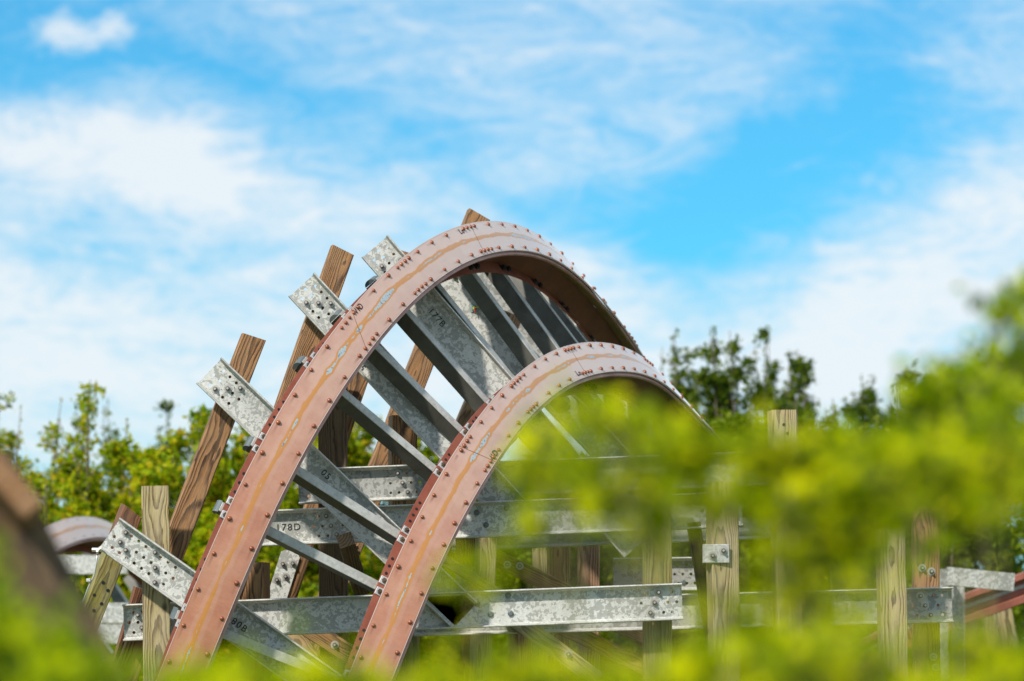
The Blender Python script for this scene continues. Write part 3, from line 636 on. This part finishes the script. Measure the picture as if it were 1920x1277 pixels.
timber('wooden_brace', W(960, 1130, 19.05), W(800, 1030, 19.05), .06, .09, 'thin light brace running down right from the lower rail to the near channel', 'pale', cat='wooden brace', grp=BR, toground=False)
timber('wooden_brace', W(1120, 1275, 19.5), W(950, 1150, 19.5), .10, .09, 'light diagonal brace below the near channel, lower of two parallel ones', 'pale', cat='wooden brace', grp=BR, toground=False, bolts=[(.02, .42)])
timber('wooden_brace', W(1240, 1265, 19.7), W(1000, 1150, 19.7), .095, .09, 'light diagonal brace below the near channel, upper of two parallel ones', 'brown', cat='wooden brace', grp=BR, toground=False)
timber('wooden_brace', W(1240, 1205, 20.4), W(1110, 1150, 20.4), .10, .09, 'orange brown brace meeting the post behind the near channel end', 'brown', cat='wooden brace', grp=BR, toground=False)
timber('wooden_brace', W(1080, 1120, 20.3), W(895, 1030, 20.3), .10, .09, 'brown diagonal brace with two bolts above the near channel', 'brown', cat='wooden brace', grp=BR, toground=False, bolts=[(-.005, .20), (.02, .27)])
# the little upturned block with a lit end
A = W(676, 1105, 19.35); B = W(648, 1012, 18.9); 
e = timber('wooden_block', A, B, .088, .088, 'short dark timber stub tilted towards the viewer, light square end, under the 178D beam', 'dark', cat='wooden block', toground=False, roll=.12, grp=None)
def _wn(bm):
    cyl(bm, (0, 0, 0), .016, .002, 14, 'X', 1); cyl(bm, (.002, 0, 0), .0105, .010, 6, 'X', 0)
ME_wn = mk('side_nut', _wn, [M_bolt, M_wash])
for zz in (.10, .155): inst('side_nut', ME_wn, e, Matrix.Translation((.0445, -.01, -zz)))
# steel plates
def splate(label, P, w_, h_, ang, Y, bolts, cham=.02, cat='steel plate', grp='bolted steel plates'):
    z = Vector((math.sin(ang), 0, math.cos(ang))); y = Vector((0, 1, 0)); x = y.cross(z)
    e = empty('steel_plate', frameM(W(P[0], P[1], Y), x, y, z)); tag(e, label, cat, grp)
    bm = bmesh.new(); pts = [(-w_/2, -h_/2), (w_/2, -h_/2), (w_/2, h_/2 - cham), (w_/2 - cham, h_/2), (-w_/2 + cham, h_/2), (-w_/2, h_/2 - cham)]
    A = [bm.verts.new((a, -.003, b)) for a, b in pts]; B = [bm.verts.new((a, .003, b)) for a, b in pts]
    bm.faces.new(A); bm.faces.new(B[::-1])
    for j in range(len(pts)): bm.faces.new((A[j], B[j], B[(j+1) % 6], A[(j+1) % 6]))
    bmesh.ops.recalc_face_normals(bm, faces=bm.faces); mesh_obj('plate', bm, M_galv, e)
    for bx, bz in bolts: inst('bolt', ME_bolt, e, Matrix.Translation((bx, -.0032, bz)))
    return e
splate('grey plate with four bolts on a leaning post, above the near channel', (532, 1080), .115, .30, .30, 20.02, [(.03, .085), (-.025, .065), (.012, .0), (-.03, -.035)])
splate('small grey plate beside the tilted dark timber stub', (622, 1078), .10, .2, 0, 20.4, [(.04, .06), (.04, .03)])
splate('small pale plate with one bolt right of the lower rail', (872, 1085), .11, .16, 0, 19.9, [(-.0, .04)])
# angle bracket
e = empty('angle_bracket', Matrix.Translation(W(1344, 1038, 18.91))); tag(e, 'pale green grey angle bracket with two bolts on the upright post', 'bracket')
bm = bmesh.new(); box(bm, -.068, .070, -.004, .002, -.052, .052, 0, .003); box(bm, -.074, -.0685, -.002, .10, -.050, .052, 0, .001); mesh_obj('plate', bm, M_flan, e)
for bx, bz in ((-.024, -.012), (.036, .016)): inst('bolt', ME_bolt, e, Matrix.Translation((bx, -.0045, bz)))
# cable clamp and cable at the lowest channel's end
def tube(bm, pts, r, n=8, mi=0, r1=None):
    prev = None; r1 = r if r1 is None else r1
    for i, p in enumerate(pts):
        p = Vector(p); d = (Vector(pts[min(i+1, len(pts)-1)]) - Vector(pts[max(i-1, 0)])).normalized()
        a = d.orthogonal().normalized(); 
        if prev: a = (prev[1] - d * prev[1].dot(d)).normalized()
        b = d.cross(a); rr = r + (r1 - r) * i / max(1, len(pts)-1)
        ring = [bm.verts.new(p + a*rr*math.cos(2*math.pi*k/n) + b*rr*math.sin(2*math.pi*k/n)) for k in range(n)]
        if prev:
            for k in range(n):
                f = bm.faces.new((prev[0][k], prev[0][(k+1) % n], ring[(k+1) % n], ring[k])); f.material_index = mi; f.smooth = True
        else: bm.faces.new(ring[::-1]).material_index = mi
        prev = (ring, a)
    bm.faces.new(prev[0]).material_index = mi
cpts = [W(x, y, 18.42) for x, y in ((183, 1031), (181, 1055), (176, 1080), (166, 1100), (158, 1122), (148, 1142), (141, 1156), (130, 1190), (118, 1240), (110, 1300))]
e = empty('hanging_cable', Matrix.Translation(cpts[0])); tag(e, 'thin steel cable clamped to the left tip of the lowest sloping channel, hanging down', 'cable')
bm = bmesh.new(); tube(bm, [p - cpts[0] for p in cpts], .004); mesh_obj('cable', bm, M_cable, e)
bm = bmesh.new(); cyl(bm, (-.03, .0, .0), .012, .05, 8, 'X'); cyl(bm, (-.006, 0, -.01), .018, .012, 8, 'X'); cyl(bm, (.012, 0, .004), .016, .010, 6, 'X'); mesh_obj('clamp', bm, M_cable, e)
bm = bmesh.new(); q = W(166, 1088, 18.415) - cpts[0]; box(bm, q.x-.012, q.x+.012, q.y-.01, q.y+.01, q.z-.01, q.z+.01, 0, .003); mesh_obj('crimp', bm, M_flan, e)
# ---------------------------------------------------------------- track pieces further off
OFS = cw((140 - 960) / F * 29.5, (638.5 - 992) / F * 29.5, 29.5) - cw(-.0938, .633, 20.6136)
PIV = cw(-.0938, .633, 20.6136); RZ = Matrix.Rotation(R_(6.5), 3, 'Z'); xf = lambda p: RZ @ (p - PIV) + PIV + OFS
make_rail(0., 'blurred pale pink curved rail in the distance at lower left', [], [], 0, xf, False, s0=2.4, s1=7.9)
for k, s in enumerate((3.6, 4.8, 6.0)):
    make_tie(s, ['lowest', 'middle', 'highest'][k] + ' of the blurred grey ties under the distant pink rail', 'ties of the distant track', xf)
def far_rail(P, Q, label, wd=.30):
    A, B = P, Q; x = (B - A).normalized(); y = Vector((0, 1, 0)); y = (y - x * y.dot(x)).normalized(); z = x.cross(y); L = (B - A).length
    e = empty('rail', frameM(A, x, y, z)); tag(e, label, 'rail', 'red brown rails of the distant track')
    for nm, z0, z1, y0, y1, mt in (('top_plate', .05, .10, -.12, .12, M_red), ('web', -.058, .048, -.03, .03, M_red), ('wear_strip', -.012, .018, -.034, -.0305, M_strip), ('bottom_plate', -.12, -.06, -.10, .10, M_red)):
        bm = bmesh.new(); box(bm, 0, L, y0, y1, z0, z1, 0, .006); mesh_obj(nm, bm, mt, e)
far_rail(W(1700, 1178, 26), W(2250, 980, 26), 'blurred red brown rail rising to the right edge of the photo')
far_rail(W(1400, 1330, 26.4), W(1705, 1182, 26.4), 'blurred red brown rail piece glimpsed between the posts at lower right')
fb = 'blurred grey supports of the distant track'
def far_beam(A, B, wd, label, mat, nm='steel_beam', cat='steel beam'):
    x = (B - A).normalized(); y = Vector((0, 1, 0)); y = (y - x * y.dot(x)).normalized(); z = x.cross(y); L = (B - A).length
    bm = bmesh.new(); h = wd / 2; box(bm, 0, L, -.05, -.043, -h, h); box(bm, 0, L, -.043, .05, h - .01, h); box(bm, 0, L, -.043, .05, -h, -h + .01)
    o = mesh_obj(nm, bm, mat); o.matrix_world = frameM(A, x, y, z); tag(o, label, cat, fb); return o
far_beam(W(1775, 1080, 25), W(1900, 1092, 25), .13, 'blurred grey level beam at the right above the red brown rail', M_galv)
far_beam(W(1765, 1067, 25.4), W(1765, 1360, 25.4), .10, 'left of the two blurred grey uprights below the distant red brown rail', M_galvd)
far_beam(W(1795, 1100, 25.6), W(1800, 1360, 25.6), .09, 'right of the two blurred grey uprights below the distant red brown rail', M_galv)
timber('leaning_post', W(1900, 1240, 26.8), W(1880, 1135, 26.8), .12, .12, 'blurred pale leaning post under the rising red brown rail', 'pale', cat='leaning post', grp='distant posts')
timber('wooden_post', W(1820, 1277, 27.0), W(1815, 1150, 27.0), .14, .12, 'blurred dark post under the rising red brown rail', 'dark', grp='distant posts')
timber('leaning_post', W(1870, 1277, 27.4), W(1862, 1145, 27.4), .15, .12, 'blurred yellow green post under the rising red brown rail', 'green', grp='distant posts')
# levels behind the lower left
for k, (x0, y0, x1, y1) in enumerate(((60, 1148, 330, 1150), (80, 1190, 330, 1188), (60, 1060, 240, 1058))):
    far_beam(W(x0, y0, 27 + k), W(x1, y1, 27 + k), .16, ['upper blurred grey beam low at the left behind the leaning post', 'lower blurred grey beam low at the left behind the leaning post', 'blurred grey beam under the distant pink rail'][k], M_galv)
# the big out-of-focus post close to the camera at left
def near_post():
    Y = 7.2; B = W(-60, 885, Y); A = W(170, 1330, Y)
    z = (B - A).normalized(); A2 = B - z * ((B.z + .2) / z.z); L = (B - A2).length
    y = Vector((0, 1, 0)); y = (y - z * y.dot(z)).normalized(); x = y.cross(z); q = Quaternion(z, .55); x = q @ x; y = q @ y
    e = empty('leaning_post', frameM(B, x, y, z)); tag(e, 'large out of focus dark post close to the camera at the left edge', 'leaning post')
    bm = bmesh.new(); box(bm, -.075, .075, -.075, .075, -L, 0, 0, .006); mesh_obj('timber', bm, Wd['dark'], e)
    A = W(-60, 795, Y - .12); B = W(84, 955, Y - .12); xx = (B - A).normalized(); yy = Vector((0, 1, -.25)).normalized(); yy = (yy - xx * yy.dot(xx)).normalized(); zz = xx.cross(yy)
    bm = bmesh.new(); box(bm, -.3, (B - A).length, -.09, .12, -.052, 0, 0, .006)
    o = mesh_obj('wooden_board', bm, Wd['brown']); o.matrix_world = frameM(A, xx, yy, zz); tag(o, 'out of focus grey board sloping down over the near post at the left edge', 'wooden board')
near_post()
# ---------------------------------------------------------------- ground
s_ = NT('meadow_grass'); v_, r_, o_ = s_.objco(rnd=0.)
g_ = s_.mix(s_.rng(s_.noise(v_, .25, 6, .6).outputs['Fac'], .35, .65), (.06, .10, .015), (.13, .16, .03)); g_ = s_.mix(s_.rng(s_.noise(v_, 9, 5, .7).outputs['Fac'], .4, .7, 0, .5), g_, (.04, .06, .012))
s_.bump(s_.noise(v_, 20, 5, .7).outputs['Fac'], .8, .05); M_grass = s_.out(g_, .9, 0)
bm = bmesh.new(); vs = [bm.verts.new((x, y, 0)) for x, y in ((-1500, -1500), (1500, -1500), (1500, 1500), (-1500, 1500))]; bm.faces.new(vs)
tag(mesh_obj('ground', bm, M_grass), kind='structure')
# ---------------------------------------------------------------- foliage
def leaf_fast(V, Fc, c, sz, rnd, fold=.25, asp=.5):
    a = rnd.uniform(0, 6.283); zz = rnd.uniform(-1, 1); h = math.sqrt(1 - zz*zz); dx, dy, dz = h*math.cos(a), h*math.sin(a), zz
    b = rnd.uniform(0, 6.283); z2 = rnd.uniform(-1, 1); h2 = math.sqrt(1 - z2*z2); ex, ey, ez = h2*math.cos(b), h2*math.sin(b), z2
    fx, fy, fz = dy*ez - dz*ey, dz*ex - dx*ez, dx*ey - dy*ex; l = math.sqrt(fx*fx + fy*fy + fz*fz) + 1e-6; k = asp / l
    fx *= k; fy *= k; fz *= k; i = len(V); x, y, z = c; L = sz
    V += [(x - dx*L*.5, y - dy*L*.5, z - dz*L*.5), (x + fx*L*.5, y + fy*L*.5, z + fz*L*.5), (x + dx*L*.5, y + dy*L*.5, z + dz*L*.5), (x - fx*L*.5, y - fy*L*.5, z - fz*L*.5)]
    Fc.append((i, i+1, i+2, i+3))
def pymesh(name, V, Fc, mat, parent=None):
    me = D.meshes.new(name); me.from_pydata(V, [], Fc); me.materials.append(mat); me.update()
    o = link(D.objects.new(name, me)); o.parent = parent; return o
M_bark = painted('bark', (.10, .07, .045), (.19, .14, .10), .9); M_twig = painted('green_twig', (.12, .13, .03), (.20, .16, .06), .8)
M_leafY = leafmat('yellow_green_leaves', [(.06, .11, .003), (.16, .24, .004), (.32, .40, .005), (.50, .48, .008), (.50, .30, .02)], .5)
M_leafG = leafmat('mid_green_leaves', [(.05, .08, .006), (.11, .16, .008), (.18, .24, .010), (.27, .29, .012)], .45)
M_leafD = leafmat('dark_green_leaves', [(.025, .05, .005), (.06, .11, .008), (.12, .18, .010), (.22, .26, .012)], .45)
M_leafF = leafmat('foreground_leaves', [(.04, .09, .001), (.26, .34, .001), (.60, .62, .002), (.92, .82, .003)], .55)
M_leafH = leafmat('foreground_leaves_deep', [(.03, .07, .001), (.17, .27, .001), (.42, .52, .002), (.75, .74, .003)], .5)
def tree(name, px, top, wpx, Y, mat, label, cat, seed, nshoot=9, nleaf=9000, lsz=.085, dens_h=.6, trunk_r=.07, spread=1., grp=None, lean=0., shoot_leaf=60):
    rnd = random.Random(seed); P = W(px, top, Y); base = Vector((P.x, Y, 0)); Ht = P.z; rad = wpx / F * Y / 2
    e = empty(name, Matrix.Translation(base)); tag(e, label, cat, grp)
    bm = bmesh.new(); fork = Ht * rnd.uniform(.15, .28); V, Fc = [], []
    tube(bm, [(0, 0, -.1), (rnd.uniform(-.05, .05), 0, fork * .5), (rnd.uniform(-.1, .1), rnd.uniform(-.1, .1), fork)], trunk_r, 8, 0, trunk_r * .75)
    body = Ht * dens_h
    def spray(p0, p1, sd, n):                      # leaves strung along a twig, thinning to its tip, with gaps
        ph = rnd.random() * 6
        for _ in range(n):
            t = rnd.random() ** .8
            if math.sin(t * 11 + ph) < -.45 and rnd.random() < .8: continue
            k = sd * (1.15 - .7 * t); p = p0.lerp(p1, t)
            leaf_fast(V, Fc, (p.x + rnd.gauss(0, k), p.y + rnd.gauss(0, k), p.z + rnd.gauss(0, k)), lsz * rnd.uniform(.5, 1.3), rnd)
    for k in range(nshoot):
        a = rnd.uniform(0, 6.283); rr = rad * math.sqrt(rnd.random()) * spread
        hh = body + (Ht - body) * rnd.uniform(.35, 1.0) if k else Ht
        if k == 0: rr *= .25
        tip = Vector((rr*math.cos(a) + lean * rad, rr*math.sin(a) * .8, hh)); m_ = Vector((tip.x*.6 + rnd.gauss(0, .15)*rad, tip.y*.75, (fork + hh) * .5))
        pts = [Vector((0, 0, fork)) * (1-t)**2 + m_ * 2*t*(1-t) + tip * t*t for t in [i / 10 for i in range(11)]]
        tube(bm, pts, trunk_r * .35, 5, 0, .005)
        spray(pts[7], pts[10], .055, int(shoot_leaf * 1.2))
        for _ in range(rnd.randint(7, 12)):
            t = rnd.uniform(.45, .97); j = min(int(t * 10), 9); p = pts[j].lerp(pts[j+1], t * 10 - j)
            ln = (.25 + .55 * (1 - t)) * (rad * .6 + .35) * rnd.uniform(.6, 1.3); az = rnd.uniform(0, 6.283)
            d = Vector((math.cos(az), math.sin(az), rnd.uniform(.3, 1.5))).normalized() * ln
            tube(bm, [p, p + d * .6 + Vector((0, 0, -.03)), p + d], .008, 3, 0, .003)
            spray(p + d * .1, p + d, .05 + .05 * ln, int(shoot_leaf * (.5 + 1.6 * ln)))
            for _q in range(2):
                p2 = p + d * rnd.uniform(.3, .8); d2 = Vector((rnd.gauss(0, 1), rnd.gauss(0, 1), rnd.uniform(0, 1.2))).normalized() * ln * .5; spray(p2, p2 + d2, .05, int(shoot_leaf * .5))
    nc = int(34 * (1 + body / max(rad, .4) * .55)); cl = []
    for _ in range(nc):
        ax, ay = rnd.uniform(-1, 1), rnd.uniform(-1, 1); lim = body * (1.04 - .22 * ax * ax) * rnd.uniform(.82, 1.06)
        r = rnd.uniform(.16, .40) * (rad * .6 + .3); cl.append((Vector((ax * rad, ay * rad * .8, lim * (1 - .55 * rnd.random() ** 1.3) - r * .5)), r))
    for _ in range(nleaf):
        c0, r = rnd.choice(cl); d = Vector((rnd.gauss(0, 1), rnd.gauss(0, 1), rnd.gauss(0, 1))); d = d.normalized() * r * rnd.random()**.4
        d.z *= .8; leaf_fast(V, Fc, c0 + d, lsz * rnd.uniform(.6, 1.5), rnd)
    mesh_obj('trunk', bm, M_bark, e); pymesh('crown', V, Fc, mat, e); return e
tr = 'trees behind the track'
tree('bushy_tree', 20, 742, 260, 36, M_leafY, 'yellow green tree at the left edge with loose upright shoots against the sky', 'tree', 1, 12, 12000, lsz=.075, dens_h=.80, grp=tr, shoot_leaf=24)
tree('bushy_tree', 150, 712, 250, 34, M_leafY, 'tallest yellow green tree at left with thin open shoots reaching into the sky', 'tree', 12, 11, 9000, lsz=.07, dens_h=.55, grp=tr, shoot_leaf=26)
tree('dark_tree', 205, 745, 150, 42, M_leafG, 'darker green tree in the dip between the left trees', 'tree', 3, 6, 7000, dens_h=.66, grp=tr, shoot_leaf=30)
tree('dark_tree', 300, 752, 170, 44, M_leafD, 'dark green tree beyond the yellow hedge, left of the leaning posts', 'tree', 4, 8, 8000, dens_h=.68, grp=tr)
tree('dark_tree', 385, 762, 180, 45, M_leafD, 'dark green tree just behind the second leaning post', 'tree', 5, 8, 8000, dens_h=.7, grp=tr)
for k, (px, top, wp, Y, lb) in enumerate(((-30, 800, 170, 37, 'yellow green bush at the left edge of the photo, behind the near post'), (110, 868, 280, 35, 'yellow green bush in front of the trees at far left'), (255, 826, 280, 34, 'bright yellow green bush behind the upright post at left'),
        (400, 790, 300, 33, 'bright yellow green bush behind the second leaning post'), (540, 800, 280, 34, 'yellow green bush behind the left rail'),
        (680, 775, 220, 35, 'yellow green bush seen between the rails above the highest level beam'), (820, 830, 280, 36, 'yellow green bush behind the foot of the lower rail'),
        (980, 850, 300, 35, 'yellow green bush behind the level beams right of the lower rail'), (1150, 840, 300, 36, 'green bush behind the level beams under the crest'))):
    tree('bush', px, top, wp * 1.25, Y, M_leafY if k < 7 else M_leafG, lb, 'bush', 30 + k, 9, 26000, lsz=.085, dens_h=.90, grp='yellow green bushes behind the track', shoot_leaf=70)
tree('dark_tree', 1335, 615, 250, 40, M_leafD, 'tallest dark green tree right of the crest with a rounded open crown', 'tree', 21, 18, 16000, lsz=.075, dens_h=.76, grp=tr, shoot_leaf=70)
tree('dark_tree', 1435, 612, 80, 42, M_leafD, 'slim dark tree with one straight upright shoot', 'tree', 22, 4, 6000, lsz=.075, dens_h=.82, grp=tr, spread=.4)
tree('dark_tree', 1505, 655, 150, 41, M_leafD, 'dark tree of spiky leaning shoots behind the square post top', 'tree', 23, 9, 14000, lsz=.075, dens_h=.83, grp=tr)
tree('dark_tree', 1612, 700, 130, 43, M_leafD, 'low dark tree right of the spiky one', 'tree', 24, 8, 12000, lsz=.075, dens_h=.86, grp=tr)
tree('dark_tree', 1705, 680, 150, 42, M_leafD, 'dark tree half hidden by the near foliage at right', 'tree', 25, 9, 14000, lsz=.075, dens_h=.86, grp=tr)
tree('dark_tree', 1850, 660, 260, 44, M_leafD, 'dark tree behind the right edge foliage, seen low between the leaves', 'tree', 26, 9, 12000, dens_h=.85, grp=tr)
tree('dark_tree', 1235, 650, 110, 46, M_leafG, 'faint thin tree just right of the crest', 'tree', 27, 4, 3500, dens_h=.6, grp=tr, spread=.6, shoot_leaf=25)
for k, (px, top, wp, Y) in enumerate(((1330, 738, 300, 37), (1560, 745, 330, 38), (1760, 770, 300, 37))):
    tree('bush', px, top, wp, Y, M_leafG, ['green bush under the rounded dark tree', 'green bush behind the square post top', 'green bush low behind the right hand posts'][k], 'bush', 50 + k, 8, 22000, lsz=.085, dens_h=.90, grp='green bushes behind the track at right')

def shrub(label, Y, root_px, sprays, mat, seed, leaf=.030):
    """sprays: (px, py, rx, ry, leaves) in photo pixels at distance Y -> ellipsoids of twigs on stems from one root"""
    rnd = random.Random(seed); base = W(root_px, 1300, Y); base.z = 0
    e = empty('leafy_shrub', Matrix.Translation(base)); tag(e, label, 'shrub', 'out of focus shrubs close to the camera')
    bm = bmesh.new(); V, Fc = [], []; fork = Vector((0, 0, .5)); tube(bm, [(0, 0, -.05), (0, 0, .5)], .022, 8, 0, .016)
    k = Y / F
    for (px, py, rx, ry, n) in sprays:
        c = W(px, py, Y + rnd.uniform(-.25, .25)) - base; rx *= k; ry *= k; rz = max(rx, ry) * .55
        b1 = c + Vector((0, 0, -ry * .9)); m_ = (fork + b1) * .5 + Vector((rnd.uniform(-.1, .1), rnd.uniform(-.1, .1), .0))
        pts = [fork * (1-t)**2 + m_ * 2*t*(1-t) + b1 * t*t for t in [i / 8 for i in range(9)]]; tube(bm, pts, .005, 6, 0, .002)
        n = int(n * 1.25); nt_ = max(3, n // 14); knots = [Vector((rnd.uniform(-.8, .8), rnd.uniform(-.8, .8), rnd.uniform(-.8, .8))) for _k in range(max(2, n // 90 + 2))]
        for _ in range(nt_):
            while True:
                d = Vector((rnd.uniform(-1, 1), rnd.uniform(-1, 1), rnd.uniform(-1, 1)))
                if d.length < 1: break
            if rnd.random() < .6: d = rnd.choice(knots) + d * .45
            tip = c + Vector((d.x * rx, d.y * rz, d.z * ry)); dr = Vector((rnd.gauss(0, 1), rnd.gauss(0, 1), rnd.gauss(.3, .7))).normalized() * rnd.uniform(.05, .12)
            tube(bm, [b1.lerp(tip, .25), tip - dr * .5, tip + dr * .5], .0022, 4, 0, .001)
            for q in range(14):
                p = tip + dr * (q / 13 - .5) + Vector((rnd.gauss(0, .012), rnd.gauss(0, .012), rnd.gauss(0, .012))); leaf_fast(V, Fc, p, leaf * rnd.uniform(.6, 1.3), rnd, asp=.55)
    mesh_obj('stem', bm, M_twig, e, smooth=True); pymesh('leaves', V, Fc, mat, e); return e
shrub('tall leafy shrub filling the right edge, deep green with a curling top against the sky', 6.0, 1850,
      [(1912, 565, 36, 40, 110), (1868, 588, 40, 12, 30), (1925, 650, 30, 70, 120), (1885, 705, 80, 45, 260), (1805, 715, 80, 45, 240), (1740, 775, 80, 55, 240), (1840, 800, 120, 90, 600), (1700, 860, 90, 70, 240),
       (1800, 930, 130, 70, 380), (1650, 950, 100, 45, 160), (2020, 800, 80, 240, 1300), (2080, 1000, 120, 300, 1500), (1980, 640, 30, 90, 200), (1690, 1015, 80, 25, 60), (1630, 850, 70, 50, 120)], M_leafH, 101)
shrub('bright shrub branch spreading over the level beams below the lower rail', 4.8, 1420,
      [(1260, 840, 110, 45, 190), (1160, 785, 120, 28, 90), (1060, 775, 100, 22, 50), (1330, 890, 120, 60, 170), (1450, 860, 110, 38, 130), (1560, 870, 110, 45, 150), (1130, 935, 170, 40, 150), (995, 980, 90, 28, 65), (1010, 895, 80, 40, 70), (1050, 850, 90, 45, 70), (1130, 860, 110, 50, 100), (1200, 905, 120, 45, 100),
       (1380, 965, 150, 40, 160), (1530, 960, 120, 70, 220), (1230, 965, 120, 30, 90), (1480, 1060, 80, 55, 100), (1540, 1120, 60, 55, 90), (1620, 900, 90, 60, 170), (1720, 880, 110, 70, 190), (1810, 960, 120, 60, 150), (1860, 860, 90, 80, 120), (885, 1090, 22, 40, 12), (1180, 1015, 90, 18, 28), (1430, 1130, 60, 40, 40), (1620, 1070, 40, 50, 50)], M_leafF, 102)
shrub('low bright shrub along the bottom of the photo, right half', 4.4, 1300,
      [(820, 1275, 90, 18, 55), (960, 1270, 110, 22, 80), (1100, 1290, 120, 35, 140), (1260, 1255, 110, 30, 120), (1400, 1245, 110, 40, 150), (1560, 1255, 120, 45, 190), (1740, 1295, 120, 35, 130), (1880, 1240, 70, 50, 160), (1900, 1290, 100, 50, 200),
       (1000, 1350, 200, 60, 500), (1400, 1350, 250, 60, 700), (1800, 1370, 250, 50, 600), (1600, 1190, 60, 35, 45), (1480, 1200, 70, 30, 50)], M_leafF, 103)
shrub('bright shrub in the lower left corner covering the foot of the near post', 4.3, 60,
      [(10, 1160, 50, 35, 70), (90, 1205, 60, 35, 90), (20, 1225, 90, 45, 230), (140, 1255, 90, 28, 110), (260, 1280, 80, 18, 40), (60, 1320, 150, 50, 500), (-80, 1150, 50, 120, 300)], M_leafH, 104)
shrub('low bright shrub tops along the bottom of the photo under the left rail', 4.4, 480,
      [(360, 1292, 100, 25, 110), (480, 1285, 100, 25, 110), (600, 1300, 100, 28, 130), (720, 1290, 100, 25, 110), (550, 1360, 250, 50, 600)], M_leafF, 105)
scn.render.resolution_x = 1024; scn.render.resolution_y = 681
scn.cycles.use_denoising = True
